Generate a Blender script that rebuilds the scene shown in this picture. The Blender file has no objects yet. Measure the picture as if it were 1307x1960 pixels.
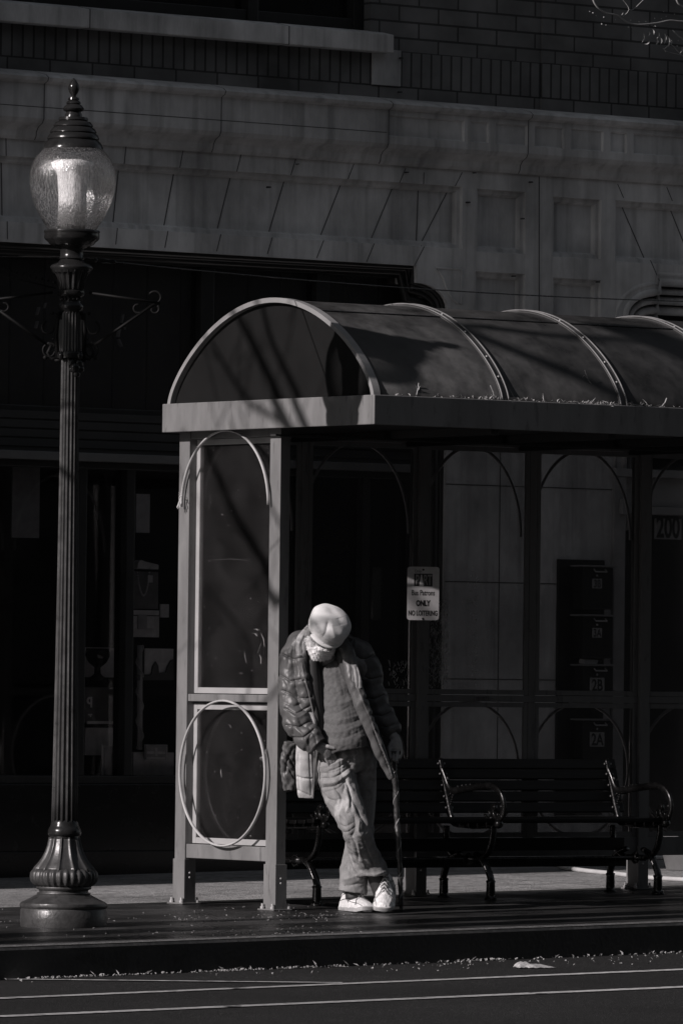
import bpy, bmesh, math, random
import numpy as np
from mathutils import Vector, Matrix
random.seed(7)
C = bpy.context.scene.collection

# ------------------------------------------------------------------ camera (200+ mm lens, street runs along +X, building lies at +Y)
VX = np.array([17147., 524.]); VY = np.array([-9767., 217.])
FPX = math.sqrt(-(VX @ VY))
_n = lambda v: v/np.linalg.norm(v)
AX = _n(np.array([VX[0], VX[1], FPX])); AY = _n(np.array([VY[0], VY[1], FPX])); AZ = np.cross(AX, AY)
if AZ[1] > 0: AZ = -AZ
MC = np.array([AX, AY, AZ])
def ray(px, py): return MC @ np.array([(px-653.5)/FPX, (py-980)/FPX, 1.])
CAM = -36*ray(527, 1743)
FWD = MC @ np.array([0, 0, 1.]); RGT = MC @ np.array([1., 0, 0]); UPV = -(MC @ np.array([0, 1., 0]))
def onY(px, py, y): r = ray(px, py); return CAM + r*((y-CAM[1])/r[1])
def onX(px, py, x): r = ray(px, py); return CAM + r*((x-CAM[0])/r[0])
GX, GY = .0162, .0085                                   # the pavement rises slightly to the right and away from the kerb
def gz(x, y): return GX*x + GY*y
def gnd(px, py, off=0.):
    r = ray(px, py); a = CAM[2]-GX*CAM[0]-GY*CAM[1]-off; b = r[2]-GX*r[0]-GY*r[1]
    return CAM - r*(a/b)
cd = bpy.data.cameras.new('camera'); cam = bpy.data.objects.new('camera', cd); C.objects.link(cam)
cd.sensor_fit = 'VERTICAL'; cd.sensor_height = 36; cd.sensor_width = 24; cd.lens = FPX/1960*36
cd.clip_start = .5; cd.clip_end = 900
Mw = Matrix.Identity(4)
for i in range(3):
    Mw[i][0] = RGT[i]; Mw[i][1] = UPV[i]; Mw[i][2] = -FWD[i]; Mw[i][3] = CAM[i]
cam.matrix_world = Mw
bpy.context.scene.camera = cam

# ------------------------------------------------------------------ sky, sun, exposure
SUN_EL, SUN_K = math.radians(26.8), -.005
w = bpy.data.worlds.new('World'); bpy.context.scene.world = w; w.use_nodes = True
nt = w.node_tree; bg = nt.nodes['Background']
sky = nt.nodes.new('ShaderNodeTexSky'); sky.sky_type = 'NISHITA'; sky.sun_disc = False
sky.sun_elevation = SUN_EL; sky.sun_rotation = math.radians(270)
hs = nt.nodes.new('ShaderNodeHueSaturation'); hs.inputs['Saturation'].default_value = .3
nt.links.new(sky.outputs[0], hs.inputs['Color']); nt.links.new(hs.outputs[0], bg.inputs[0]); bg.inputs[1].default_value = .05
sd = bpy.data.lights.new('sun', 'SUN'); sd.energy = 5; sd.angle = math.radians(.5); sd.color = (1, .93, .925)
sun = bpy.data.objects.new('sun', sd); C.objects.link(sun)
sdir = Vector((math.cos(SUN_EL), math.cos(SUN_EL)*SUN_K, -math.sin(SUN_EL)))
sun.rotation_euler = sdir.to_track_quat('-Z', 'Y').to_euler(); sun.location = (-20, 0, 12)
vs = bpy.context.scene.view_settings
vs.view_transform = 'Standard'; vs.look = 'None'; vs.gamma = 1; vs.exposure = -.17; vs.use_curve_mapping = False

# ------------------------------------------------------------------ helpers
ORG = {}
def tag(o, label=None, cat=None, group=None, kind=None):
    if label: o['label'] = label
    if cat: o['category'] = cat
    if group: o['group'] = group
    if kind: o['kind'] = kind
    return o
def thing(name, loc, label, cat, group=None):
    o = bpy.data.objects.new(name, None); C.objects.link(o); o.location = loc; o.empty_display_size = .1
    ORG[o] = Vector(loc); return tag(o, label, cat, group)
class MB:
    def __init__(s): s.v = []; s.f = []; s.mi = []; s.cur = 0; s.grp = []
    def add(s, vs_, fs):
        b = len(s.v); s.v += [tuple(map(float, p)) for p in vs_]; s.f += [tuple(i+b for i in f) for f in fs]; s.mi += [s.cur]*len(fs); s.grp.append((b, len(s.v), len(s.f)-len(fs), len(s.f))); return s
    def box(s, x0, x1, y0, y1, z0, z1, T=None):
        vs_ = [(x, y, z) for x in (x0, x1) for y in (y0, y1) for z in (z0, z1)]
        if T: vs_ = [T(p) for p in vs_]
        return s.add(vs_, [(0, 1, 3, 2), (4, 6, 7, 5), (0, 4, 5, 1), (2, 3, 7, 6), (0, 2, 6, 4), (1, 5, 7, 3)])
    def prism(s, pts, off):
        n = len(pts); a = [np.array(p, float) for p in pts]; o = np.array(off, float)
        return s.add(a+[p+o for p in a], [tuple(range(n))[::-1], tuple(range(n, 2*n))]+[(i, (i+1) % n, n+(i+1) % n, n+i) for i in range(n)])
    def tube(s, pts, r, n=10, closed=False, flat=None):
        P = [np.array(p, float) for p in pts]; m = len(P)
        R = r if hasattr(r, '__len__') else [r]*m
        T = []
        for i in range(m):
            a = P[(i-1) % m] if (closed or i > 0) else P[i]; b = P[(i+1) % m] if (closed or i < m-1) else P[i]
            T.append(_n(b-a))
        ref = np.array([0, 0, 1.]) if abs(T[0][2]) < .9 else np.array([1., 0, 0])
        u = _n(np.cross(T[0], ref)); vs_ = []
        for i in range(m):
            u = _n(u-(u@T[i])*T[i]); w_ = np.cross(T[i], u)
            for k in range(n):
                a = 2*math.pi*k/n
                vs_.append(P[i]+R[i]*(math.cos(a)*u+math.sin(a)*w_*(flat or 1)))
        fs = []
        for i in range(m if closed else m-1):
            for k in range(n):
                j = (i+1) % m
                fs.append((i*n+k, i*n+(k+1) % n, j*n+(k+1) % n, j*n+k))
        if not closed: fs += [tuple(range(n))[::-1], tuple(range((m-1)*n, m*n))]
        return s.add(vs_, fs)
    def lathe(s, c, prof, n=40, mod=None):
        vs_ = []
        for (r, z) in prof:
            for k in range(n):
                a = 2*math.pi*k/n; rr = r*(mod(a, z, r) if mod else 1)
                vs_.append((c[0]+rr*math.cos(a), c[1]+rr*math.sin(a), c[2]+z))
        m = len(prof)
        fs = [(i*n+k, i*n+(k+1) % n, (i+1)*n+(k+1) % n, (i+1)*n+k) for i in range(m-1) for k in range(n)]
        fs += [tuple(range(n))[::-1], tuple(range((m-1)*n, m*n))]
        return s.add(vs_, fs)
    def ball(s, c, r, n=8):
        rx, ry, rz = r if hasattr(r, '__len__') else (r, r, r)
        return s.lathe((0, 0, 0), [(max(1e-4, math.sin(math.pi*i/n)), -math.cos(math.pi*i/n)) for i in range(n+1)], n*2)._sc(n*2*(n+1), c, (rx, ry, rz))
    def _sc(s, k, c, r):
        for i in range(len(s.v)-k, len(s.v)): s.v[i] = tuple(c[j]+s.v[i][j]*r[j] for j in range(3))
        return s
    def build(s, name, mats, parent=None, smooth=False, bevel=0, loc=None, auto=None):
        me = bpy.data.meshes.new(name); V = np.array(s.v)
        if parent is None:
            if loc is None: loc = ((V[:, 0].min()+V[:, 0].max())/2, (V[:, 1].min()+V[:, 1].max())/2, V[:, 2].min())
            o3 = Vector(loc)
        else: o3 = ORG[parent]
        V = V-np.array(o3)
        me.from_pydata([tuple(p) for p in V], [], s.f); me.validate()
        mats = mats if isinstance(mats, (list, tuple)) else [mats]
        for m in mats: me.materials.append(m)
        if len(mats) > 1: me.polygons.foreach_set('material_index', s.mi[:len(me.polygons)])
        bm = bmesh.new(); bm.from_mesh(me); bmesh.ops.recalc_face_normals(bm, faces=bm.faces); bm.to_mesh(me); bm.free()
        if smooth or auto:
            me.polygons.foreach_set('use_smooth', [True]*len(me.polygons))
            if auto: me.set_sharp_from_angle(angle=math.radians(auto))
        o = bpy.data.objects.new(name, me); C.objects.link(o)
        if parent is None: o.location = o3
        else: o.parent = parent
        ORG[o] = o3
        if bevel:
            b = o.modifiers.new('bevel', 'BEVEL'); b.width = bevel; b.segments = 2; b.limit_method = 'ANGLE'; b.angle_limit = math.radians(40)
        return o
def build_each(b, name, mats, parent, bevel=0, smooth=False, auto=None):
    """every separate piece (one add() call) becomes an object of its own"""
    out = []
    for (v0, v1, f0, f1) in b.grp:
        q = MB(); q.v = b.v[v0:v1]; q.f = [tuple(i-v0 for i in f) for f in b.f[f0:f1]]; q.mi = [0]*len(q.f); out.append(q.build(name, mats, parent, bevel=bevel, smooth=smooth, auto=auto))
    return out
def copy_tree(o, parent=None):
    c = o.copy(); C.objects.link(c); c.parent = parent
    for ch in list(o.children): copy_tree(ch, c)
    return c
def text_mesh(name, txt, size, mat, T, parent=None, align='CENTER', depth=.0006, bold=0.):
    """lettering: T maps (u, v, w) of the flat text to the world"""
    cu = bpy.data.curves.new(name, 'FONT'); cu.body = txt; cu.size = size; cu.align_x = align; cu.extrude = depth; cu.offset = bold
    ob = bpy.data.objects.new(name, cu); C.objects.link(ob)
    bpy.context.view_layer.update()
    me = bpy.data.meshes.new_from_object(ob.evaluated_get(bpy.context.evaluated_depsgraph_get()))
    bpy.data.objects.remove(ob)
    m = MB(); m.add([T(v.co.x, v.co.y, v.co.z) for v in me.vertices], [tuple(p.vertices) for p in me.polygons])
    return m
def catmull(P, n):
    P = [np.array(p, float) for p in P]; out = []
    for i in range(len(P)-1):
        a = P[max(i-1, 0)]; b = P[i]; c = P[i+1]; d = P[min(i+2, len(P)-1)]
        for k in range(n):
            t = k/n
            out.append(.5*((2*b)+(-a+c)*t+(2*a-5*b+4*c-d)*t*t+(-a+3*b-3*c+d)*t**3))
    out.append(P[-1]); return out

# ------------------------------------------------------------------ materials (the photograph is toned black and white: all greys)
def G(v, t=0.): return (v*(1.005+t), v*.998, v*(1-t), 1)
def mat(name, col, rough=.6, metal=0., var=.15, scale=6., bump=.0, bscale=40., spec=.5, stretch=(1, 1, 1), spots=0, spotcol=.0, coat=0, sheen=0, rvar=0, big=0):
    m = bpy.data.materials.new(name); m.use_nodes = True; t = m.node_tree; p = t.nodes['Principled BSDF']
    N = t.nodes.new; L = t.links.new
    tc = N('ShaderNodeTexCoord'); mp = N('ShaderNodeMapping'); mp.inputs['Scale'].default_value = stretch
    L(tc.outputs['Object'], mp.inputs['Vector'])
    nz = N('ShaderNodeTexNoise'); nz.inputs['Scale'].default_value = scale; nz.inputs['Detail'].default_value = 7; nz.inputs['Roughness'].default_value = .65
    L(mp.outputs[0], nz.inputs['Vector'])
    cr = N('ShaderNodeValToRGB'); cr.color_ramp.elements[0].position = .3; cr.color_ramp.elements[1].position = .7
    cr.color_ramp.elements[0].color = G(col*(1-var)); cr.color_ramp.elements[1].color = G(col*(1+var))
    L(nz.outputs['Fac'], cr.inputs['Fac']); src = cr.outputs['Color']
    if spots:
        n2 = N('ShaderNodeTexNoise'); n2.inputs['Scale'].default_value = spots; n2.inputs['Detail'].default_value = 4
        L(mp.outputs[0], n2.inputs['Vector'])
        c2 = N('ShaderNodeValToRGB'); c2.color_ramp.elements[0].position = .60; c2.color_ramp.elements[1].position = .68
        L(n2.outputs['Fac'], c2.inputs['Fac'])
        mx = N('ShaderNodeMix'); mx.data_type = 'RGBA'; L(c2.outputs['Color'], mx.inputs[0]); L(src, mx.inputs[6]); mx.inputs[7].default_value = G(spotcol); src = mx.outputs[2]
    if big:
        n3 = N('ShaderNodeTexNoise'); n3.inputs['Scale'].default_value = .9; n3.inputs['Detail'].default_value = 5; n3.inputs['Roughness'].default_value = .6; L(tc.outputs['Object'], n3.inputs['Vector'])
        r3 = N('ShaderNodeMapRange'); r3.inputs['From Min'].default_value = .35; r3.inputs['From Max'].default_value = .65; r3.inputs['To Min'].default_value = 1-big; r3.inputs['To Max'].default_value = 1+big*.5; L(n3.outputs['Fac'], r3.inputs['Value'])
        n4 = N('ShaderNodeTexNoise'); n4.inputs['Scale'].default_value = 1; m4 = N('ShaderNodeMapping'); m4.inputs['Scale'].default_value = (14, 14, .5); n4.inputs['Detail'].default_value = 4; L(tc.outputs['Object'], m4.inputs[0]); L(m4.outputs[0], n4.inputs['Vector'])
        r4 = N('ShaderNodeMapRange'); r4.inputs['From Min'].default_value = .5; r4.inputs['From Max'].default_value = .75; r4.inputs['To Min'].default_value = 1; r4.inputs['To Max'].default_value = 1-big; L(n4.outputs['Fac'], r4.inputs['Value'])
        mm = N('ShaderNodeMath'); mm.operation = 'MULTIPLY'; L(r3.outputs[0], mm.inputs[0]); L(r4.outputs[0], mm.inputs[1])
        vm = N('ShaderNodeVectorMath'); vm.operation = 'SCALE'; L(src, vm.inputs[0]); L(mm.outputs[0], vm.inputs['Scale']); src = vm.outputs[0]
    L(src, p.inputs['Base Color'])
    p.inputs['Roughness'].default_value = rough; p.inputs['Metallic'].default_value = metal; p.inputs['Specular IOR Level'].default_value = spec
    if coat: p.inputs['Coat Weight'].default_value = coat; p.inputs['Coat Roughness'].default_value = .3
    if sheen: p.inputs['Sheen Weight'].default_value = sheen
    if rvar:
        mr = N('ShaderNodeMapRange'); mr.inputs['To Min'].default_value = max(.04, rough-rvar); mr.inputs['To Max'].default_value = min(1, rough+rvar)
        mr.inputs['From Min'].default_value = .35; mr.inputs['From Max'].default_value = .65
        L(nz.outputs['Fac'], mr.inputs['Value']); L(mr.outputs[0], p.inputs['Roughness'])
    if bump:
        nb = N('ShaderNodeTexNoise'); nb.inputs['Scale'].default_value = bscale; nb.inputs['Detail'].default_value = 6
        L(mp.outputs[0], nb.inputs['Vector'])
        b = N('ShaderNodeBump'); b.inputs['Strength'].default_value = bump; b.inputs['Distance'].default_value = .01
        L(nb.outputs['Fac'], b.inputs['Height']); L(b.outputs[0], p.inputs['Normal'])
    m['p'] = 1
    return m
def brick_mat(name, c1, c2, mortar, bw, bh, ms, plane='XZ', rough=.8, off=.5, bump=.6, rot=False, shift=(0, 0), nbump=.2, rvar=0):
    m = bpy.data.materials.new(name); m.use_nodes = True; t = m.node_tree; p = t.nodes['Principled BSDF']
    N = t.nodes.new; L = t.links.new
    geo = N('ShaderNodeTexCoord'); sp = N('ShaderNodeSeparateXYZ'); L(geo.outputs['Object'], sp.inputs[0])
    cb = N('ShaderNodeCombineXYZ'); a, b = (('X', 'Z') if plane == 'XZ' else ('X', 'Y'))
    if rot: a, b = b, a
    L(sp.outputs[a], cb.inputs['X']); L(sp.outputs[b], cb.inputs['Y'])
    mp = N('ShaderNodeMapping'); mp.inputs['Location'].default_value = (shift[0], shift[1], 0); L(cb.outputs[0], mp.inputs['Vector'])
    br = N('ShaderNodeTexBrick'); br.offset = off; br.inputs['Scale'].default_value = 1; br.inputs['Brick Width'].default_value = bw; br.inputs['Row Height'].default_value = bh
    br.inputs['Mortar Size'].default_value = ms; br.inputs['Mortar Smooth'].default_value = .15
    br.inputs['Color1'].default_value = G(c1); br.inputs['Color2'].default_value = G(c2); br.inputs['Mortar'].default_value = G(mortar)
    L(mp.outputs[0], br.inputs['Vector'])
    nz = N('ShaderNodeTexNoise'); nz.inputs['Scale'].default_value = 2.5; nz.inputs['Detail'].default_value = 8; L(geo.outputs['Object'], nz.inputs['Vector'])
    mr = N('ShaderNodeMapRange'); mr.inputs['From Min'].default_value = .3; mr.inputs['From Max'].default_value = .7; mr.inputs['To Min'].default_value = .5; mr.inputs['To Max'].default_value = 1.4
    L(nz.outputs['Fac'], mr.inputs['Value'])
    mx = N('ShaderNodeVectorMath'); mx.operation = 'SCALE'; L(br.outputs['Color'], mx.inputs[0]); L(mr.outputs[0], mx.inputs['Scale'])
    L(mx.outputs[0], p.inputs['Base Color'])
    p.inputs['Roughness'].default_value = rough
    if rvar:
        m2 = N('ShaderNodeMapRange'); m2.inputs['From Min'].default_value = .35; m2.inputs['From Max'].default_value = .65
        m2.inputs['To Min'].default_value = rough-rvar; m2.inputs['To Max'].default_value = rough+rvar; L(nz.outputs['Fac'], m2.inputs['Value']); L(m2.outputs[0], p.inputs['Roughness'])
    inv = N('ShaderNodeMath'); inv.operation = 'SUBTRACT'; inv.inputs[0].default_value = 1; L(br.outputs['Fac'], inv.inputs[1])
    n2 = N('ShaderNodeTexNoise'); n2.inputs['Scale'].default_value = 60; n2.inputs['Detail'].default_value = 4; L(geo.outputs['Object'], n2.inputs['Vector'])
    ad = N('ShaderNodeMath'); ad.operation = 'MULTIPLY_ADD'; L(n2.outputs['Fac'], ad.inputs[0]); ad.inputs[1].default_value = nbump; L(inv.outputs[0], ad.inputs[2])
    bu = N('ShaderNodeBump'); bu.inputs['Strength'].default_value = bump; bu.inputs['Distance'].default_value = .008; L(ad.outputs[0], bu.inputs['Height']); L(bu.outputs[0], p.inputs['Normal'])
    return m
def glass_mat(name, tint=.5, gloss=.12, grime=.08, grimecol=.2, rough=.05, gscale=30, flecks=.0, minref=.04, stretch=(1, 1, 1)):
    """thin pane: tinted see-through + Fresnel gloss + a film of grime with brighter flecks and scratches"""
    m = bpy.data.materials.new(name); m.use_nodes = True; t = m.node_tree; t.nodes.clear()
    N = t.nodes.new; L = t.links.new
    out = N('ShaderNodeOutputMaterial'); tr = N('ShaderNodeBsdfTransparent'); tr.inputs[0].default_value = G(tint)
    gl = N('ShaderNodeBsdfGlossy'); gl.inputs['Roughness'].default_value = rough; gl.inputs['Color'].default_value = G(.9)
    df = N('ShaderNodeBsdfDiffuse'); df.inputs[0].default_value = G(grimecol)
    fr = N('ShaderNodeFresnel'); fr.inputs['IOR'].default_value = 1.45
    tc = N('ShaderNodeTexCoord'); mp = N('ShaderNodeMapping'); mp.inputs['Scale'].default_value = stretch; L(tc.outputs['Object'], mp.inputs[0])
    m1 = N('ShaderNodeMixShader'); L(fr.outputs[0], m1.inputs[0]); L(tr.outputs[0], m1.inputs[1]); L(gl.outputs[0], m1.inputs[2])
    nz = N('ShaderNodeTexNoise'); nz.inputs['Scale'].default_value = 3; nz.inputs['Detail'].default_value = 9; nz.inputs['Roughness'].default_value = .7; L(mp.outputs[0], nz.inputs['Vector'])
    r1 = N('ShaderNodeMapRange'); r1.inputs['From Min'].default_value = .4; r1.inputs['From Max'].default_value = .75; r1.inputs['To Min'].default_value = grime*.35; r1.inputs['To Max'].default_value = grime*2; L(nz.outputs['Fac'], r1.inputs['Value'])
    fac = r1.outputs[0]
    if flecks:
        n2 = N('ShaderNodeTexNoise'); n2.inputs['Scale'].default_value = gscale; n2.inputs['Detail'].default_value = 2; L(mp.outputs[0], n2.inputs['Vector'])
        r2 = N('ShaderNodeMapRange'); r2.inputs['From Min'].default_value = .72; r2.inputs['From Max'].default_value = .8; r2.inputs['To Max'].default_value = flecks; L(n2.outputs['Fac'], r2.inputs['Value'])
        ad = N('ShaderNodeMath'); ad.operation = 'ADD'; L(fac, ad.inputs[0]); L(r2.outputs[0], ad.inputs[1]); fac = ad.outputs[0]
    m2 = N('ShaderNodeMixShader'); L(fac, m2.inputs[0]); L(m1.outputs[0], m2.inputs[1]); L(df.outputs[0], m2.inputs[2])
    L(m2.outputs[0], out.inputs[0]); return m
# ------------------------------------------------------------------ materials in use
M = {}
M['stone'] = mat('limestone', .58, .85, var=.30, scale=3.2, bump=.3, bscale=70, stretch=(1, 1, .35), big=.38)
M['stone_joint'] = mat('mortar_joint', .09, .9)
M['brick'] = brick_mat('dark_brick', .12, .155, .04, .305, .1, .007)
M['soldier'] = brick_mat('soldier_brick', .12, .155, .04, .36, .078, .008, rot=True, off=.0, shift=(.02, 0))
M['frame_dark'] = mat('black_painted_wood', .02, .35, var=.3)
M['granite'] = mat('black_granite', .012, .18, var=.5, scale=12)
M['shopglass'] = glass_mat('shop_glass', .96, grime=.03, grimecol=.15, rough=.02)
M['transom'] = glass_mat('dusty_transom_glass', .9, grime=.05, grimecol=.12, rough=.35)
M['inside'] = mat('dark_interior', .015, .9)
M['concrete'] = mat('pavement_concrete', .29, .8, var=.42, scale=30, bump=1.2, bscale=80, stretch=(1, 1, 1), spots=14, spotcol=.13, big=.42)
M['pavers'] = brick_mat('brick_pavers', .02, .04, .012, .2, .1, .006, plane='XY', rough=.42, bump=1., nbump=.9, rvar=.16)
M['kerbstone'] = mat('granite_kerb', .028, .6, var=.4, scale=9, bump=.5, bscale=40, rvar=.2)
M['asphalt'] = mat('asphalt', .017, .8, spec=.3, var=.55, scale=55, bump=1.6, bscale=120, spots=60, spotcol=.07, big=.3)
M['roadpaint'] = mat('worn_road_paint', .42, .7, var=.5, scale=22, spots=8, spotcol=.04, big=.3)
M['bronze'] = mat('painted_bronze_metal', .165, .45, var=.16, scale=9, bump=.08, bscale=45, rvar=.12, stretch=(1, 1, .25), spots=30, spotcol=.12)
M['alum'] = mat('pale_aluminium_trim', .33, .5, var=.1, scale=8)
M['ring'] = mat('pale_hoop_metal', .42, .42, var=.12, scale=12)
M['roofsheet'] = mat('smoked_acrylic_roof', .026, .36, var=.5, scale=5, big=.45, rvar=.1, spots=2.2, spotcol=.035)
M['tymp'] = mat('smoked_acrylic_gable', .012, .3, var=.2, scale=3)
M['iron'] = mat('black_cast_iron', .010, .25, var=.35, scale=20, bump=.08, bscale=60, rvar=.1)
M['lampmetal'] = mat('dark_lamp_post_paint', .016, .22, spec=.35, var=.25, scale=14, bump=.1, bscale=50, rvar=.08)
M['lampbase'] = mat('worn_lamp_base_paint', .045, .4, var=.3, scale=14, bump=.15, bscale=60, spots=22, spotcol=.03, rvar=.12)
M['wood'] = mat('dark_stained_slats', .008, .42, spec=.3, var=.4, scale=4, bump=.2, bscale=20, stretch=(.15, 3, 3))
M['slatworn'] = M['wood']
M['panelglass'] = glass_mat('scratched_smoked_panel', .60, grime=.02, grimecol=.22, rough=.08, gscale=70, flecks=.35)
M['rearglass'] = glass_mat('scratched_rear_panel', .70, grime=.07, grimecol=.2, rough=.08, gscale=60, flecks=.1)
M['white'] = mat('white_enamel', .74, .35, var=.06, scale=5)
M['black'] = mat('black_print', .015, .5)
M['mailbox'] = mat('black_mailbox_metal', .012, .35)
M['sticker'] = mat('grey_sticker', .34, .6)
M['hose'] = mat('pale_hose_rubber', .46, .45)
M['paper'] = mat('paper', .45, .8, var=.08)
M['greyboard'] = mat('grey_board', .16, .8, var=.2)
M['leaf'] = mat('dry_leaf', .36, .7, var=.45, scale=90)
M['bark'] = mat('grey_bark', .16, .8, var=.35, scale=30, bump=.5)

# ------------------------------------------------------------------ ground
def sheet(name, x0, x1, y0, y1, off, m, nx=2, ny=2):
    b = MB(); b.add([(x, y, gz(x, y)+off) for (x, y) in ((x0, y0), (x1, y0), (x1, y1), (x0, y1))], [(0, 1, 2, 3)])
    o = b.build(name, m); return tag(o, kind='structure')
KY = -2.15
sheet('road', -400, 400, -300, KY, -.155, M['asphalt'])
b = MB(); b.prism([(x, y, gz(x, y)+z) for (x, y, z) in ((-60, KY, -.2), (-60, KY+.16, -.2), (-60, KY+.16, -.001), (-60, KY+.012, -.001), (-60, KY, -.013))], (120, 0, 120*GX))
tag(b.build('kerb', M['kerbstone']), kind='structure')
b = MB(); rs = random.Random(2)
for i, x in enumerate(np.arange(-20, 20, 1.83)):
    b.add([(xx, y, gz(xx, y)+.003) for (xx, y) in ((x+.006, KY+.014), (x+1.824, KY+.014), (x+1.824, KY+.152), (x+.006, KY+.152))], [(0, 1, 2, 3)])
tag(b.build('kerb_top', mat('sunlit_kerb_top', .12, .55, var=.5, scale=18, bump=.8, bscale=60, rvar=.2)), kind='structure')  # top coloured lighter than the kerb face to paint the sun on it
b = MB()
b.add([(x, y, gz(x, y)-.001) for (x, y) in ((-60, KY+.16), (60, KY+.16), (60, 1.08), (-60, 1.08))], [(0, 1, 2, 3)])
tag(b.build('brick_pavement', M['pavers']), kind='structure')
b = MB()
b.cur = 0; b.add([(x, y, gz(x, y)) for (x, y) in ((-60, 1.08), (60, 1.08), (60, 6), (-60, 6))], [(0, 1, 2, 3)])
b.cur = 1
for x in np.arange(-9.1, 12, 1.55): b.add([(x+dx, y, gz(x, y)+.003) for (dx, y) in ((0, 1.1), (.012, 1.1), (.012, 5.9), (0, 5.9))], [(0, 1, 2, 3)])
for y in (1.62, 3.2): b.add([(x, y+dy, gz(x, y)+.003) for (x, dy) in ((-20, 0), (20, 0), (20, .014), (-20, .014))], [(0, 1, 2, 3)])
tag(b.build('pavement', [M['concrete'], M['stone_joint']]), kind='structure')
# painted lines: each a sheet 4 mm above the asphalt
def stripe(pa, pb, wd):
    A = gnd(*pa, -.151); B = gnd(*pb, -.151); d = B-A; A = A-d*3; B = B+d*3
    n = _n(np.array([-d[1], d[0], 0]))*wd/2; b = MB(); b.add([A-n, B-n, B+n, A+n], [(0, 1, 2, 3)]); return b
tag(stripe((0, 1910.5), (1307, 1855), .1).build('lane_line', M['roadpaint']), kind='structure')
tag(stripe((0, 1945), (1307, 1888.5), .11).build('lane_line', M['roadpaint']), kind='structure')
A = gnd(60, 1874, -.150); B = gnd(655, 1880.5, -.150); d = _n(B-A); n = np.array([-d[1], d[0], 0])*.035
b = MB(); b.add([A-n-d*2, B-n, B+n, A+n-d*2], [(0, 1, 2, 3)]); tag(b.build('lane_line', M['roadpaint']), kind='structure')

# ------------------------------------------------------------------ building
YB = 3.9
def F(px, py): p = onY(px, py, YB); return p[0], p[2]
bld = thing('stone_and_brick_building', (3, 4.4, gz(3, 3.9)), 'old commercial building of dark brick over carved stone behind the bus shelter', 'building')
zc0, zc1 = 4.395, 4.775          # belt course
def cells(b, rect, holes, y, yb):
    """front face of a wall in the plane y with rectangular sunk panels; each hole = (x0,x1,z0,z1,[(inset,depth)...])"""
    x0, x1, z0, z1 = rect
    xs = sorted({x0, x1, *[h[0] for h in holes], *[h[1] for h in holes]}); xs = [x for x in xs if x0 <= x <= x1]
    zs = sorted({z0, z1, *[h[2] for h in holes], *[h[3] for h in holes]}); zs = [z for z in zs if z0 <= z <= z1]
    for i in range(len(xs)-1):
        for j in range(len(zs)-1):
            cx, cz = (xs[i]+xs[i+1])/2, (zs[j]+zs[j+1])/2
            if any(h[0] < cx < h[1] and h[2] < cz < h[3] for h in holes): continue
            b.add([(xs[i], y, zs[j]), (xs[i+1], y, zs[j]), (xs[i+1], y, zs[j+1]), (xs[i], y, zs[j+1])], [(0, 1, 2, 3)])
    for h in holes:
        a = (h[0], h[1], h[2], h[3], y)
        for (ins, dep) in h[4]:
            c = (a[0]+ins, a[1]-ins, a[2]+ins, a[3]-ins, a[4]+dep)
            q = lambda r: [(r[0], r[4], r[2]), (r[1], r[4], r[2]), (r[1], r[4], r[3]), (r[0], r[4], r[3])]
            b.add(q(a)+q(c), [(0, 1, 5, 4), (1, 2, 6, 5), (2, 3, 7, 6), (3, 0, 4, 7)]); a = c
        if len(h) < 6: b.add([(a[0], a[4], a[2]), (a[1], a[4], a[2]), (a[1], a[4], a[3]), (a[0], a[4], a[3])], [(0, 1, 2, 3)])
    if yb: # end caps to give the slab thickness
        b.add([(x0, y, z0), (x0, yb, z0), (x0, yb, z1), (x0, y, z1), (x1, y, z0), (x1, yb, z0), (x1, yb, z1), (x1, y, z1)], [(0, 1, 2, 3), (4, 7, 6, 5), (0, 4, 5, 1), (3, 2, 6, 7), (1, 5, 6, 2)])
PST = [(.005, .022), (.022, .004), (.013, .028)]
def rect(a, bq):
    (xa, za), (xb, zb) = F(*a), F(*bq); return [xa, xb, min(za, zb), max(za, zb)]
st = MB(); XL, XR = -1.6, 14.
holes = []
(xr, zt), (_, zb_) = F(885, 357), F(885, 477)
holes.append((XL+.2, xr, zb_, zt, PST)); PZ = (zb_, zt)
for a, c in (((913, 361), (1005, 487)), ((1058, 376), (1149, 497)), ((1177, 383), (1500, 520))): holes.append((*rect(a, c), PST))
zl = 3.787
cells(st, (XL, XR, zl, zc0), holes, YB, YB+.3)
x857 = F(857, 600)[0]; xdoor = F(1192, 1000)[0]; zdoor = F(1250, 985)[1]
holes = [(*rect((910, 519), (1003, 700)), PST), (*rect((1058, 531), (1148, 700)), PST)]
x1235 = F(1262, 560)[0]
cells(st, (x857, x1235-.28, 0, zl), holes, YB, YB+.3)
st.box(x1235-.28, XR, YB, YB+.3, 3.60, zl-.0005) if False else None
# rounded shoulder of the shop opening
xs_, zs_ = F(797, 512)[0], zl; arc = []
for k in range(9):
    a = k/8*math.pi/2; cx, cz = F(797, 600)[0], F(857, 592)[1]; arc.append((cx+(x857-cx)*math.sin(a), YB, cz+(F(800, 541)[1]-cz)*math.cos(a)))
st.prism([(xs_, YB, zl), *arc, (x857, YB, zl)], (0, .3, 0))
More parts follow.
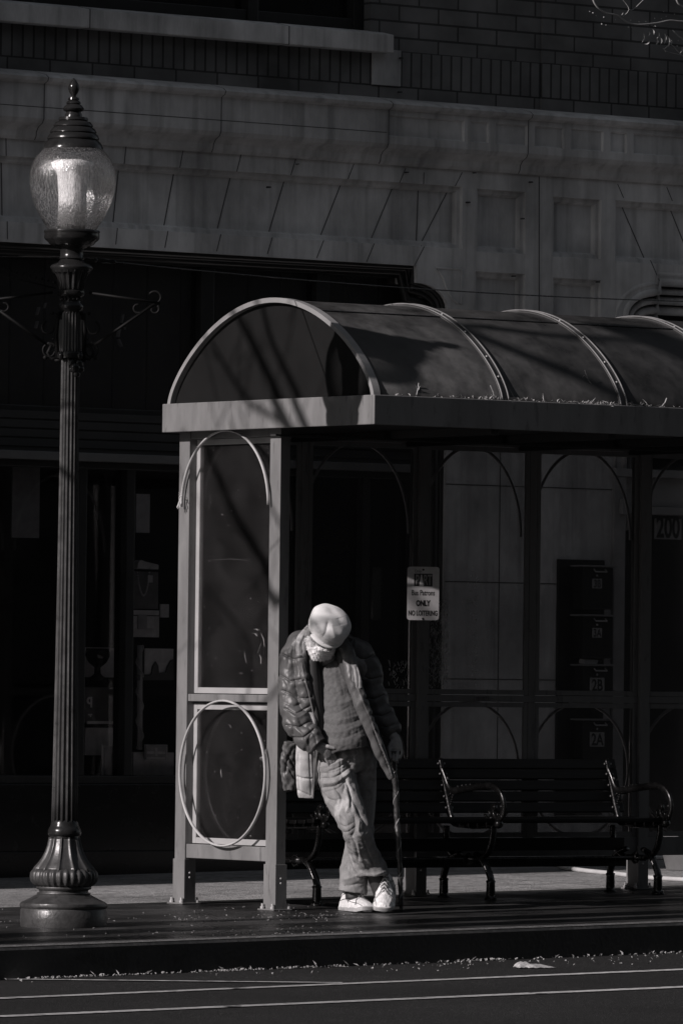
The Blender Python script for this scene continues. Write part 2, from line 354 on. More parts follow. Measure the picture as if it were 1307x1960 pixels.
# the door bay on the right
xd0 = F(1199, 607)[0]; xd1 = F(1262, 559)[0]; zd0 = F(1199, 607)[1]; zd1 = F(1262, 559)[1]; ztop = F(1265, 540)[1]
xe = xdoor+1.25
xm = x1235-.28
arc2 = [(xd1-(xd1-xm)*math.sin(k/8*math.pi/2), YB, zd0+(zd1-zd0)*math.cos(k/8*math.pi/2)) for k in range(9)]
st.prism([(xd1, YB, ztop), (xd1, YB, zl), (xm, YB, zl), *arc2[::-1]], (0, .3, 0))
st.box(xd1, xd1+1.1, YB, YB+.3, ztop, zl-.0005)
st.prism([(xd1+1.1, YB, zl), (xd1+1.1, YB, ztop), (xd1+1.1+.4, YB, zd0), (xd1+1.5, YB, 0), (XR, YB, 0), (XR, YB, zl)], (0, .3, 0))
# wall between pier edge (xm) and door casing
st.box(xm, xdoor, YB+.02, YB+.3, 0, F(1200, 905)[1])
wall = st.build('stone_wall', M['stone'], bld)
# joints: raking voussoirs and upright joints
jt = MB()
def joint(a, c, wd=.006, y=YB):
    (xa, _, za), (xb, _, zb) = onY(*a, y), onY(*c, y); d = _n(np.array([xb-xa, 0, zb-za])); n = np.array([-d[2], 0, d[0]])*wd/2
    A = np.array([xa, y-.0025, za]); B = np.array([xb, y-.0025, zb]); jt.prism([A-n, B-n, B+n, A+n], (0, .02, 0))
def rake(a, c):
    """the joint follows the sunk panel too: drawn 3 mm proud on the rails and inside the field"""
    (xa, za), (xb, zb) = F(*a), F(*c); hz0, hz1 = PZ; g = lambda z: xa+(xb-xa)*(z-za)/(zb-za)
    for (z1_, z0_, y) in ((za, hz1-.002, YB), (hz1-.004, hz0+.004, YB+.0525), (hz0+.002, zb, YB)):
        A = np.array([g(z1_), y-.0015, z1_]); B = np.array([g(z0_), y-.0015, z0_]); n = np.array([.003, 0, 0]); jt.prism([A-n, B-n, B+n, A+n], (0, .003, 0))
for a, c in (((351, 286), (316, 474)), ((462, 294), (415, 481)), ((566, 304), (512, 486)), ((677, 314), (606, 494)), ((776, 322), (701, 502)), ((884, 330), (793, 508)), ((12, 262), (15, 458)), ((242, 277), (222, 468))): rake(a, c)
for a, c in (((1031, 338), (1031, 600)),): joint(a, c)
for a, c in (((811, 330), (806, 470)), ((1181, 352), (1262, 540)), ((1275, 358), (1320, 470))): rake(a, c)
for z in (3.05, 2.45, 1.85, 1.25, .65): jt.box(x857, xm, YB-.0025, YB+.01, z-.003, z+.003)
jt.box(x857+.42, x857+.426, YB-.0025, YB+.01, 0, 3.05)
jt.build('mortar_joint', M['stone_joint'], bld)
# rust stains and bolt holes
hb = MB()
for (px, py, r) in ((512, 360, .014), (776, 331, .01), (893, 389, .014), (1013, 350, .012), (905, 332, .008), (997, 420, .012), (980, 530, .012), (1141, 541, .012), (567, 315, .007), (765, 113, .014), (763, 178, .014)):
    x, z = F(px, py); hb.lathe((0, 0, 0), [(.001, 0), (1, 0), (.9, .5), (.001, .5)], 10)._sc(40, (x, YB-.012, z), (r, .02, r*1.3))
for i in range(0): pass
build_each(hb, 'anchor_hole', M['black'], bld)
# mouldings around both shoulders
mo = MB()
for off, rr in ((.0, .022), (.05, .018), (.10, .03)):
    pts = [(cx+(x857-off-cx)*math.sin(k/10*math.pi/2), YB+.05+off*.6, cz+(F(800, 541)[1]-off-cz)*math.cos(k/10*math.pi/2)) for k in range(11)]
    mo.tube([(x857-off, YB+.05+off*.6, .3)]+pts[::-1]+[(xs_-off*.6, YB+.05+off*.6, zl-off*.3), (XL, YB+.05+off*.6, zl-.03-off*.3)], rr, 8)
mo.build('opening_moulding', M['frame_dark'], bld, smooth=True)
mo = MB()
for off, rr in ((-.05, .02), (.0, .026), (.055, .02), (.11, .026), (.17, .03)):
    R_ = lambda k: (xd1+off*.4-(xd1-xm-off)*math.sin(k/10*math.pi/2), YB+.012+max(off, 0)*.7, zd0+(zd1-zd0-off)*math.cos(k/10*math.pi/2))
    mo.tube([(xm+off*1.4, YB+.012+max(off, 0)*.7, 2.2)]+[R_(k) for k in range(10, -1, -1)]+[(xd1+off*.4, YB+.012+max(off, 0)*.7, ztop-off), (xd1+1.0, YB+.012+max(off, 0)*.7, ztop-off)], rr, 8)
# little spandrel moulding
a0, a1, a2 = F(834, 513), F(884, 515), F(882, 582)
mo.tube([(a0[0], YB, a0[1]), (a1[0], YB, a1[1]), (a2[0], YB, a2[1]), *[(a2[0]-(a2[0]-a0[0])*math.sin(k/6*1.2)*.85, YB, a2[1]+(a0[1]-a2[1])*(1-math.cos(k/6*math.pi/2))) for k in range(1, 6)]], .009, 6, closed=True)
mo.build('door_moulding', M['stone'], bld, smooth=True)
# belt course with sunk panels
bc = MB()
prof = [(.0, zc0), (-.02, zc0), (-.035, zc0+.02), (-.04, zc0+.05), (-.06, zc0+.075), (-.1, zc0+.095), (-.115, zc0+.12), (-.115, zc0+.135)]
prof2 = [(-.115, zc1-.055), (-.15, zc1-.04), (-.16, zc1-.02), (-.13, zc1), (0, zc1+.03)]
def extr(b, pr, xa, xb):
    for (p, q) in zip(pr, pr[1:]): b.add([(xa, YB+p[0], p[1]), (xb, YB+p[0], p[1]), (xb, YB+q[0], q[1]), (xa, YB+q[0], q[1])], [(0, 1, 2, 3)])
extr(bc, prof, XL, XR); extr(bc, prof2, XL, XR)
hh = []
yq = YB-.115
def Fq(px, py): p = onY(px, py, yq); return p[0], p[2]
for a, c in (((744, 215), (888, 281)), ((901, 237), (935, 281)), ((949, 241), (1009, 286)), ((1023, 247), (1079, 291)), ((1093, 252), (1154, 297)), ((1168, 258), (1199, 302)), ((1212, 262), (1700, 345))):
    (xa, za), (xb, zb) = Fq(*a), Fq(*c); hh.append((xa, xb, zc0+.165, zc1-.085, [(.008, .016)]))
(xa, _) = Fq(423, 200)
cells(bc, (XL, XR, zc0+.135, zc1-.055), hh, yq, 0)
bc.box(XL, XR, YB, YB+.3, zc0+.0005, zc1+.03)
bc.build('belt_course', M['stone'], bld)
jt = MB()
for px in (84, 423, 743, 1010):
    x = Fq(px, 230)[0]
    jt.prism([(x, YB+p, z) for p, z in prof+prof2] and [(x, YB+p-.002, z) for p, z in prof+prof2]+[(x, YB+.01, zc1+.03), (x, YB+.01, zc0)], (.005, 0, 0))
x0, x1 = XL, Fq(740, 240)[0]
jt.box(x0, x1, yq-.0015, yq+.01, zc0+.185, zc0+.189)
jt.build('cornice_joint', M['stone_joint'], bld)
# brickwork above: course, soldier course, running bond; the right part stands 12 mm proud
zs0, zs1 = F(1100, 211)[1], F(1100, 138)[1]
zs0 = 4.885; zs1 = 5.10
xstep = F(1037, 100)[0]; xw1 = F(712, 20)[0]; zsb, zst = 5.075, 5.215
br = MB(); br.box(XL, XR, YB+.012, YB+.3, zc1+.03, zs0); br.box(xw1+.0, XR, YB+.012, YB+.3, zs1, 12.5)
br.box(xstep, XR, YB, YB+.012, zc1+.031, zs0-.001); br.box(xstep, XR, YB, YB+.012, zs1+.001, 12.5)
br.box(XL, xw1, YB+.012, YB+.3, 7.6, 12.5); br.box(XL, -1.2, YB+.012, YB+.3, zs1, 7.6)
br.build('brick_wall', M['brick'], bld)
so = MB(); so.box(XL, XR, YB+.010, YB+.3, zs0+.0005, zs1-.0005); so.box(xstep, XR, YB-.002, YB+.009, zs0+.0005, zs1-.0005)
so.build('soldier_course', M['soldier'], bld)
sq = MB(); (xa, za), (xb, zb) = F(713, 109), F(766, 176); sq.box(xa, xb, YB-.006, YB+.03, zs0-.004, zs1+.003); sq.build('corner_block', M['stone'], bld, bevel=.004)
# upper window
sl = MB(); xsl = F(737, 80)[0]; sl.prism([(XL, YB-.09, zsb), (XL, YB-.09, zst-.03), (XL, YB+.05, zst), (XL, YB+.05, zsb)], (xsl-XL, 0, 0))
sl.build('window_sill', M['stone'], bld, bevel=.006)
jt = MB()
for px in (172, 553): x = onY(px, 40, YB-.09)[0]; jt.prism([(x, YB-.092, zsb-.002), (x, YB-.092, zst-.03), (x, YB+.05, zst+.002), (x, YB+.05, zsb-.002)], (.006, 0, 0))
jt.build('sill_joint', M['stone_joint'], bld)
wf = MB(); zt = 7.6
for (xa, xb) in ((-1.2, -1.08), (xw1-.08, xw1), (1.0, 1.1), (F(490, 5)[0], F(490, 5)[0]+.08)): wf.box(xa, xb, YB+.08, YB+.2, zst+.0, zt)
wf.box(-1.08, xw1-.08, YB+.09, YB+.19, zst, zst+.07); wf.box(-1.08, xw1-.08, YB+.09, YB+.19, zt-.1, zt)
wfo = wf.build('upper_window', M['frame_dark'], bld, bevel=.004)
g = MB(); g.box(-1.1, xw1-.05, YB+.15, YB+.155, zst+.05, zt-.05); g.build('pane', M['shopglass'], wfo)
q = MB(); q.box(-1.3, xw1+.2, YB+.5, YB+.52, zst-.3, 8); q.build('dark_backing', M['inside'], bld)  # dark sheet put behind the panes in place of the unlit room
# shop front: transom lights, sign board, display windows, bulkhead
sf = MB(); x_r = x857-.04
zt0, zt1 = F(300, 783)[1], zl+.0; zb0 = 2.545; zd = F(200, 1492)[1]
sf.box(XL, x_r, YB+.16, YB+.3, zt1-.07, zt1+.02)
for px in (-60, 397, 618): x = onY(px, 650, YB+.17)[0]; sf.box(x-.05, x+.05, YB+.17, YB+.28, zt0, zt1-.07)
sf.box(x_r-.12, x_r, YB+.16, YB+.3, 0, 3.6)
sf.box(XL, x_r-.12, YB+.165, YB+.29, zt0-.05, zt0)
for px in (-200, 158, 250, 470, 700): x = onY(px, 1100, YB+.14)[0]; sf.box(x-.03, x+.03, YB+.14, YB+.26, zd+.02, zb0-.03)
sf.box(XL, x_r-.12, YB+.13, YB+.27, zd-.03, zd+.02); sf.box(XL, x_r-.12, YB+.13, YB+.27, zb0-.07, zb0-.03)
sfo = sf.build('shop_window_frame', M['frame_dark'], bld, bevel=.004)
g = MB(); g.box(XL, x_r-.1, YB+.22, YB+.226, zt0, zt1-.07); g.build('pane', M['transom'] if 'transom' in M else M['shopglass'], sfo)
g = MB(); g.box(XL, x_r-.1, YB+.20, YB+.206, zd, zb0-.03); g.build('pane', M['shopglass'], sfo)
sb = MB(); sb.box(XL, x_r-.12, YB+.14, YB+.25, zb0+.02, zt0-.05)
for k in range(4): z = zb0+.05+k*.055; sb.box(XL, x_r-.12, YB+.128, YB+.14, z, z+.045)
sb.build('sign_board', mat('dark_painted_board', .03, .5), bld, bevel=.002)
ld = MB(); ld.box(XL, x_r-.12, YB+.04, YB+.25, zb0-.03, zb0+.02); ld.build('ledge', mat('ledge_paint', .12, .5), bld, bevel=.006)
bh = MB(); bh.box(XL, x_r, YB+.10, YB+.26, 0, zd-.03); bh.box(XL, x_r, YB+.04, YB+.10, 0, .2); bh.build('bulkhead', M['granite'], bld, bevel=.004)
# shop interior shell
it = MB(); it.box(XL, x_r, YB+2.2, YB+2.25, 0, 4); it.box(XL, x_r, YB+.26, YB+2.2, zd-.09, zd-.04); it.box(XL, x_r, YB+.3, YB+2.2, 3.9, 3.95)
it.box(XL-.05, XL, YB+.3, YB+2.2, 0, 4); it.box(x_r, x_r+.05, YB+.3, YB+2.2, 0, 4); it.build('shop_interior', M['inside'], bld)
tl = MB()
for i in range(26): tl.box(XL+.25*i, XL+.25*i+.235, YB+.36, YB+.37, zt0-.02, zt1-.05)
tl.build('transom_blind', mat('blind_fabric', .07, .8, var=.4, scale=3), bld)
# door bay
db = MB(); zca = F(1180, 912)[1]
xk = F(1169, 1100)[0]
db.box(xk, xdoor, YB-.025, YB+.1, 0, zca); db.box(xk, xe+.1, YB-.035, YB+.1, zca, zca+.05); db.box(xdoor, xe, YB+.02, YB+.14, zdoor+.05, zca)
db.box(xdoor, xe, YB-.005, YB+.1, zdoor, zdoor+.05); db.box(xe, xe+.1, YB-.025, YB+.1, 0, zca)
db.box(F(1181, 960)[0]-.01, F(1181, 960)[0]+.05, YB-.06, YB-.025, F(1185, 985)[1], F(1185, 955)[1])
db.build('door_casing', mat('grey_door_casing', .3, .7, var=.2), bld, bevel=.005)
dr = MB(); dr.box(xdoor, xe, YB+.09, YB+.14, .1, zdoor); dro = dr.build('door', mat('near_black_door_paint', .015, .3), bld)
dh = MB(); dh.tube([(xe-.12, YB+.09, 1.1), (xe-.12, YB+.03, 1.1), (xe-.12, YB+.03, 1.3), (xe-.12, YB+.09, 1.3)], .01, 8); dh.build('handle', M['ring'], dro)
(xa, za), (xb, zb) = onY(1252, 992, YB+.085)[[0, 2]], onY(1303, 1033, YB+.085)[[0, 2]]
nb = MB(); nb.box(xa, xb, YB+.085, YB+.09, zb, za); nbo = nb.build('number_plate', M['sticker'], dro)
T = lambda u, v, w_: ((xa+xb)/2+u*.86, YB+.0835-w_, (za+zb)/2-.052+v*1.25)
text_mesh('number', '200', .15, None, T, bold=.004).build('number', M['black'], dro)
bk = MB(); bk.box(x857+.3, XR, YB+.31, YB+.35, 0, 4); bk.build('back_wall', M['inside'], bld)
# unseen block added on the left so its corner shades the shop-front pavement
nbk = thing('added_shade_block', (-6, 5, gz(-6, 5)), 'unseen dark brick block added beyond the left edge to shade the shop front', 'building')
q = MB(); q.box(-60, -1.62, 2.95, 9, -1.5, 12.5); q.build('brick_wall', M['brick'], nbk)
q = MB(); q.box(-60, -1.65, 2.85, 2.95, 4.4, 4.8); q.build('belt_course', M['stone'], nbk, bevel=.01)
# mailboxes on the pier between the shop and the door
mbx0, mbx1 = F(1063, 1200)[0], F(1152, 1200)[0]
q = MB(); q.box(mbx0, mbx1, YB-.02, YB-.001, F(1063, 1560)[1], F(1063, 1070)[1]); tag(q.build('mailbox_board', M['mailbox'], bevel=.003), 'tall black board that carries the four mailboxes on the stone pier', 'board')
def mailbox(yt, lab, desc):
    x0 = F(1092, yt)[0]; x1 = F(1150, yt)[0]; zt_ = F(1120, yt)[1]; h = .262
    r = thing('mailbox', ((x0+x1)/2, YB-.02, zt_-h), desc, 'mailbox', 'mailboxes on the stone pier')
    b = MB(); b.box(x0, x1, YB-.12, YB-.021, zt_-h, zt_); b.build('body', M['mailbox'], r, bevel=.005)
    b = MB(); b.box(x0-.025, x1+.008, YB-.15, YB-.021, zt_+.001, zt_+.012); b.build('lid', mat('lid_edge', .22, .4), r, bevel=.003)
    b = MB(); c_ = (x0+x1)/2+.01; b.tube([(c_-.045, YB-.12, zt_-.012), (c_-.045, YB-.14, zt_-.028), (c_+.045, YB-.14, zt_-.028), (c_+.045, YB-.12, zt_-.012)], .005, 6); b.build('handle', M['ring'], r)
    b = MB(); b.ball((c_-.02, YB-.122, zt_-.052), .007, 6); b.build('lock', M['ring'], r)
    big = lab[0] == '2'; hw = .058 if big else .038; hz = .045 if big else .03
    zc = zt_-.072-hz; b = MB(); b.box(c_-hw-.02, c_+hw-.02, YB-.1235, YB-.1205, zc-hz, zc+hz); pl = b.build('number_plate', M['sticker'], r)
    T = lambda u, v, w_: (c_-.02+u*.85, YB-.1245-w_, zc-hz*.78+v*1.05); text_mesh('t', lab, hz*2.15, None, T, bold=.001 if not big else .002).build('number', M['black'], pl)
    return r
mailbox(1086, '3B', 'black mailbox numbered 3B, topmost of the four on the pier')
mailbox(1180, '3A', 'black mailbox numbered 3A, second from the top')
m3 = mailbox(1275, '2B', 'black mailbox numbered 2B with a folded paper on its lid')
mailbox(1379, '2A', 'black mailbox numbered 2A, lowest of the four behind the lower glass')
x0, z0 = onY(1112, 1272, YB-.08)[[0, 2]]
q = MB(); q.prism([(x0, YB-.1, z0+.004), (x0+.11, YB-.1, z0+.004), (x0+.12, YB-.1, z0+.03), (x0+.01, YB-.1, z0+.034)], (0, .05, .006)); tag(q.build('folded_paper', M['paper']), 'small folded paper lying on the lid of mailbox 2B', 'paper')
# ------------------------------------------------------------------ bus shelter
SH = thing('bus_shelter', (0, 0, 0), 'bus shelter with barrel-vaulted smoked roof, bronze frame and hoops on its panels', 'bus shelter')
LX = 5.7                                    # length beyond the frame
ZB, ZT = 2.567, 2.722                       # roof fascia
def post(x, y, sleeve=.006):
    g0 = gz(x, y); b = MB(); b.box(x, x+.064, y, y+.095, g0, ZB+.02); o = b.build('post', M['bronze'], SH, bevel=.003)
    b = MB(); b.box(x-sleeve, x+.064+sleeve, y-sleeve, y+.095+sleeve, g0, g0+.245); b.box(x-.03, x+.094, y-.025, y+.12, g0, g0+.008); b.build('base_sleeve', M['bronze'], o, bevel=.002)
    b = MB()
    for (dx, dz) in ((.03, .17), (.03, .145)): b.ball((x+dx, y-sleeve, g0+dz), (.006, .004, .006), 6)
    for (dx, dy) in ((-.02, .0), (-.02, .09), (.085, .0)): b.lathe((x+dx, y+dy, g0+.008), [(.011, 0), (.011, .012), (.006, .014), (.006, .028)], 8)
    build_each(b, 'bolt', M['ring'], o)
post(0, 0); post(0, .83)
for x in (1.585, 3.185, 4.785): post(x, .83)
post(LX-.3, 0)
# end panel rails, inner trim, glass, hoops
def zat(px, py, x=.03): return onX(px, py, x)[2]
b = MB()
zm0, zm1 = zat(430, 1343), zat(430, 1329); zbr0, zbr1 = zat(430, 1645), zat(430, 1618)
b.box(.008, .056, .0955, .8295, zm0, zm1); b.box(.008, .056, .0955, .8295, zbr0, zbr1); b.box(.008, .056, .0955, .8295, ZB-.035, ZB+.02)
build_each(b, 'end_rail', M['bronze'], SH, bevel=.003)
def trim(b, x, ya, yb, za, zb, wd, along='X', d=.012):
    if along == 'X':
        for (p, q, r, s_) in ((ya, ya+wd, za, zb), (yb-wd, yb, za, zb)): b.box(x, x+d, p, q, r, s_)
        for (r, s_) in ((za, za+wd), (zb-wd, zb)): b.box(x, x+d, ya+wd+.0005, yb-wd-.0005, r, s_)
    else:
        for (p, q) in ((ya, ya+wd), (yb-wd, yb)): b.box(p, q, x, x+d, za, zb)
        for (r, s_) in ((za, za+wd), (zb-wd, zb)): b.box(ya+wd+.0005, yb-wd-.0005, x, x+d, r, s_)
b = MB(); trim(b, .048, .0965, .829, zm1+.004, ZB-.037, .032); b.build('panel_trim', M['alum'], SH, bevel=.002)
b = MB(); trim(b, .048, .0965, .829, zbr1+.004, zm0-.012, .032); b.build('panel_trim', M['alum'], SH, bevel=.002)
b = MB(); b.box(.054, .058, .1, .825, zm1+.01, ZB-.04); b.build('end_glass', M['panelglass'], SH)
b = MB(); b.box(.054, .058, .1, .825, zbr1+.01, zm0-.015); b.build('end_glass', M['panelglass'], SH)
# scrapes and stickers left on the end panel
b = MB()
rs = random.Random(4)
for (px, py, l, a, wd) in ((440, 1072, 70, .02, 1.5), (487, 1215, 12, .5, 3), (497, 1240, 20, 1.9, 2), (503, 1225, 26, 1.3, 1.6), (498, 1262, 18, 1.4, 2), (490, 1206, 8, .2, 4), (462, 1290, 8, 0, 1.5), (470, 1258, 22, 1.4, 1), (424, 1480, 16, 1.5, 1.5), (439, 1390, 10, .8, 1.2)):
    P = onX(px, py, .051); c_, s_ = math.cos(a), math.sin(a); k = .0028
    A = P+np.array([0, -c_*l/2*k/.6, -s_*l/2*k]); B_ = P-np.array([0, -c_*l/2*k/.6, -s_*l/2*k]); Mid = (A+B_)/2+np.array([0, .01*rs.uniform(-1, 1), .006])
    b.tube([A, Mid, B_], [wd*k*.3, wd*k*.5, wd*k*.2], 5, flat=.15)
for i in range(46):
    P = onX(rs.uniform(368, 508), rs.choice((rs.uniform(850, 1310), rs.uniform(1360, 1600))), .0515); b.ball(P, (.0012, rs.uniform(.0015, .004), rs.uniform(.0015, .004)), 3)
b.build('panel_scuffs', mat('pale_scuffs', .32, .7, var=.5, scale=200), SH)
# hoops: real bent strips standing in front of the glass
def hoop(pts, r=.0105): m = MB(); m.tube(pts, r, 8, flat=1.4); return m
cy, cz = onX(425.5, 1480, -.03)[1:3]; ry = (onX(344, 1480, -.03)[1]-onX(507, 1480, -.03)[1])/2; rz = (onX(428, 1341, -.03)[2]-onX(428, 1619, -.03)[2])/2
m = MB(); m.tube([(-.03, cy+ry*math.cos(a), cz+rz*math.sin(a)) for a in np.linspace(0, 2*math.pi, 72, endpoint=False)], .0062, 8, closed=True, flat=1.6); m.build('hoop', M['ring'], SH, smooth=True)
cy, cz = onX(430, 968, -.02)[1:3]; ry2 = (onX(347, 965, -.02)[1]-onX(513, 965, -.02)[1])/2; rz2 = onX(432, 824, -.02)[2]-cz
m = MB(); m.tube([(-.02, cy+ry2*math.cos(a), cz+rz2*math.sin(a)) for a in np.linspace(.0, math.pi, 48)], .0062, 8, flat=1.6); hp = m.build('hoop', M['ring'], SH, smooth=True)
P = onX(349, 960, -.03); m = MB()
for k in range(9): m.tube([P+np.array([-.012, .012*rs.uniform(-1, 1), .04*rs.uniform(-1, 1)]), P+np.array([-.02, .02*rs.uniform(-1.2, 1), .05*rs.uniform(-1, 1)])], .004, 5, flat=.3)
m.build('tape_wrap', M['paper'], hp)
M['sunlit_ring'] = mat('sunlit_hoop_metal', .62, .5)  # lighter copy of the hoop metal, sunlight painted onto the rear hoops
# rear wall: sill, middle and top rails, mullions, trims, glass and hoops (bays of 0.8 m)
b = MB(); zr = onY(900, 1343, .83)[2], onY(900, 1330, .83)[2]; zs_b = onY(900, 1640, .83)[2], onY(900, 1604, .83)[2]
zt_ = onY(900, 853, .83)[2]
xs = [.064, 1.585, 1.649, 3.185, 3.249, 4.785, 4.849, LX]
for a_, c_ in zip(xs[::2], xs[1::2]):
    b.box(a_+.0005, c_-.0005, .845, .90, *zr); b.box(a_+.0005, c_-.0005, .845, .90, *zs_b); b.box(a_+.0005, c_-.0005, .845, .90, zt_, ZB+.02)
for x in (.776, 2.385, 3.99): b.box(x, x+.05, .85, .895, zs_b[1], zt_)
build_each(b, 'rear_rail', M['bronze'], SH, bevel=.003)
for (a_, c_) in ((.066, .774), (.828, 1.583), (1.651, 2.383), (2.437, 3.183), (3.251, 3.988)):
    for (za, zb_, upper) in ((zr[1]+.002, zt_-.002, 1), (zs_b[1]+.002, zr[0]-.002, 0)):
        t_ = MB(); trim(t_, .852, a_, c_, za, zb_, .028, 'Y'); t_.build('panel_trim', M['bronze'], SH, bevel=.002)
        t_ = MB(); t_.box(a_+.02, c_-.02, .872, .876, za+.02, zb_-.02); t_.build('rear_glass', M['rearglass'], SH)
        cx = (a_+c_)/2; rx = (c_-a_)/2-.012; ang = np.linspace(0, math.pi, 40) if upper else np.linspace(0, 2*math.pi, 64, endpoint=False)
        rz_ = .5 if upper else (zb_-za)/2-.0; cz_ = zb_-.5 if upper else (za+zb_)/2
        t_ = MB(); t_.tube([(cx+rx*math.cos(a), .915, cz_+rz_*math.sin(a)) for a in ang], .006, 8, closed=not upper, flat=1.6); t_.build('hoop', M['sunlit_ring'], SH, smooth=True)
# scratched film on the rear panels with sunlight in its colour, scribble on rail
b = MB(); rs = random.Random(9)
def blot(px0, py0, px1, py1, n):
    for i in range(n):
        P = onY(rs.uniform(px0, px1), rs.uniform(py0, py1), .868); L_ = rs.uniform(.005, .03); a = rs.gauss(1.5, .6)
        b.tube([P, P+np.array([L_*math.cos(a), 0, L_*math.sin(a)])], rs.uniform(.0008, .003), 4, flat=.2)
blot(822, 1150, 858, 1318, 260); blot(822, 1180, 856, 1310, 200); blot(745, 1268, 781, 1318, 60); blot(895, 1090, 915, 1318, 50)
b.build('sunlit_scratched_film', mat('sunlit_scratched_film', .75, .5, var=.4, scale=120), SH)
b = MB(); P0 = onY(908, 1337, .843); pts = []
for k in range(18): pts.append(P0+np.array([k*.0085, -.0, .012*(1 if k % 2 else -1)*(1 if k < 12 else .4)]))
b.tube(pts, .0014, 4); b.build('scribble', mat('pale_marker', .25, .6), SH)
b = MB(); A = onY(790, 828, .82); B_ = onY(831, 839, .82); A[2] = min(A[2], ZB-.003); b.box(A[0], B_[0], .8435, .8445, B_[2], A[2]); 
b.build('maker_plate', mat('plate_edge', .10, .5), SH)
b = MB(); b.box(A[0]+.006, B_[0]-.006, .8425, .8434, B_[2]+.005, A[2]-.005); b.build('plate_face', M['black'], SH)
# roof: fascia, soffit beams, vault, gable, ribs
b = MB(); b.box(-.1, LX, -.95, -.925, ZB, ZT); b.box(-.1, LX, .925, .95, ZB, ZT); b.box(-.1, -.075, -.9245, .9245, ZB, ZT); b.box(LX-.025, LX, -.9245, .9245, ZB, ZT)
build_each(b, 'fascia', M['bronze'], SH, bevel=.004)
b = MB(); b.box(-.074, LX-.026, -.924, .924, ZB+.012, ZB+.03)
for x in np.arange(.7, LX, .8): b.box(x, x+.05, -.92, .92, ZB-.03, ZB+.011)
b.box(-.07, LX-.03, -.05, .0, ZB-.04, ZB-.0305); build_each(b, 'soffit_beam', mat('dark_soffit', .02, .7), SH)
b = MB(); b.box(-.06, LX-.03, -.9235, -.895, ZB+.031, ZT-.004); b.box(-.06, LX-.03, -.8945, .9235, ZB+.0305, ZB+.034); b.build('gutter', M['bronze'], SH)
def AR(u, dr=0.): # vault section, u in -1..1
    h = .545*(.5*math.sqrt(max(0, 1-u*u))+.5*(1-u*u)); return np.array([0, (.915+dr)*u, ZT-.012+h*(1+dr/.545)])
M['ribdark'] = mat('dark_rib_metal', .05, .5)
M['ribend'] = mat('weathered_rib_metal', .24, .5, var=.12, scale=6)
US = [math.sin(t) for t in np.linspace(-math.pi/2, math.pi/2, 61)]
b = MB(); vs_ = []
for u in US: p = AR(u); vs_ += [(-.05, p[1], p[2]), (LX-.06, p[1], p[2])]
b.add(vs_, [(2*i, 2*i+1, 2*i+3, 2*i+2) for i in range(len(US)-1)])
o = b.build('vault', M['roofsheet'], SH, smooth=True); so_ = o.modifiers.new('t', 'SOLIDIFY'); so_.thickness = .006
b = MB(); b.prism([(-.05, AR(u)[1], AR(u)[2]) for u in US], (.006, 0, 0)); b.build('gable', M['tymp'], SH)
def rib(x0, x1, r0, r1, name='roof_rib', m_='ribend'):
    b = MB(); n = len(US); V = []
    for u in US:
        for (xx, dr) in ((x0, r0), (x0, r1), (x1, r1), (x1, r0)):
            p = AR(u, dr); V.append((xx, p[1], p[2]))
    b.add(V, [(4*i+k, 4*i+(k+1) % 4, 4*i+4+(k+1) % 4, 4*i+4+k) for i in range(n-1) for k in range(4)]); return b.build(name, M[m_], SH, auto=35)
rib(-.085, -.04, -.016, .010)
for x in (.79, 1.60, 2.41, 3.22, 4.03, 4.84):
    r_ = rib(x-.025, x+.025, .001, .008, m_='ribdark')
    b = MB()
    for dx in (-.021, .021): b.tube([np.array([x+dx, AR(u, .014)[1], AR(u, .014)[2]]) for u in US], .0042, 6)
    b.build('rib_bead', M['bronze'], r_, smooth=True)
    b = MB()
    for k, u in enumerate((-.93, -.82, -.62, -.4, -.1, .3, .7)):
        p = AR(u, .012); b.ball((x, p[1], p[2]), .006, 5)
    build_each(b, 'rivet', M['ring'], r_)
b = MB(); u = -.42; p = AR(u, .003); b.tube([(-.05, p[1], p[2]), (LX-.1, p[1], p[2])], .004, 5); b.build('vault_seam', M['iron'], SH)
# sign on the rear post, turned a little towards the street corner
SG = thing('bus_stop_sign', (1.62, .80, 1.39), 'small white metal sign about bus patrons fixed to the rear shelter post', 'sign')
c0 = onY(809.5, 1136, .66); th = math.radians(-37); cu_, su_ = math.cos(th), math.sin(th)
hw, hh_ = .0885, .148
# u to the right, w out towards the street
def TS(u, v, w_): return (c0[0]+u*cu_+w_*su_, c0[1]+u*su_-w_*cu_, c0[2]+v)
b = MB(); pts = []
for (sx, sz) in ((1, 1), (-1, 1), (-1, -1), (1, -1)):
    for k in range(6):
        a = math.atan2(sz, sx)-math.pi/4+k/5*math.pi/2; pts.append((sx*(hw-.016)+.016*math.cos(a), sz*(hh_-.016)+.016*math.sin(a)))
V0 = [TS(u, v, .001) for u, v in pts]; off = np.array(TS(0, 0, 0))-np.array(TS(0, 0, .003)); b.prism(V0, off)
b.build('sign_plate', mat('white_sign_paint', .62, .38, var=.12, scale=25), SG, bevel=.0006)
b = MB(); W_ = .0015
def q4(u0, u1, v0, v1, w_=.0012): b.add([TS(u0, v0, w_), TS(u1, v0, w_), TS(u1, v1, w_), TS(u0, v1, w_)], [(0, 1, 2, 3)])
q4(-.051, .051, .040, .110); b.build('logo_block', mat('dark_sign_print', .035, .5), SG)
def line(t, size, u, v, sx=1., bold=.0, m_='black', w_=.002): 
    T = lambda a, c_, d: TS(u+a*sx, v+c_, w_+d*.5); text_mesh('t', t, size, None, T, bold=bold, depth=.0003).build('lettering', M[m_], SG)
line('P', .082, -.033, .047, .50, .0012, 'sticker'); line('R', .082, .013, .047, .50, .0008, 'sticker'); line('T', .082, .036, .047, .50, .0012, 'sticker')
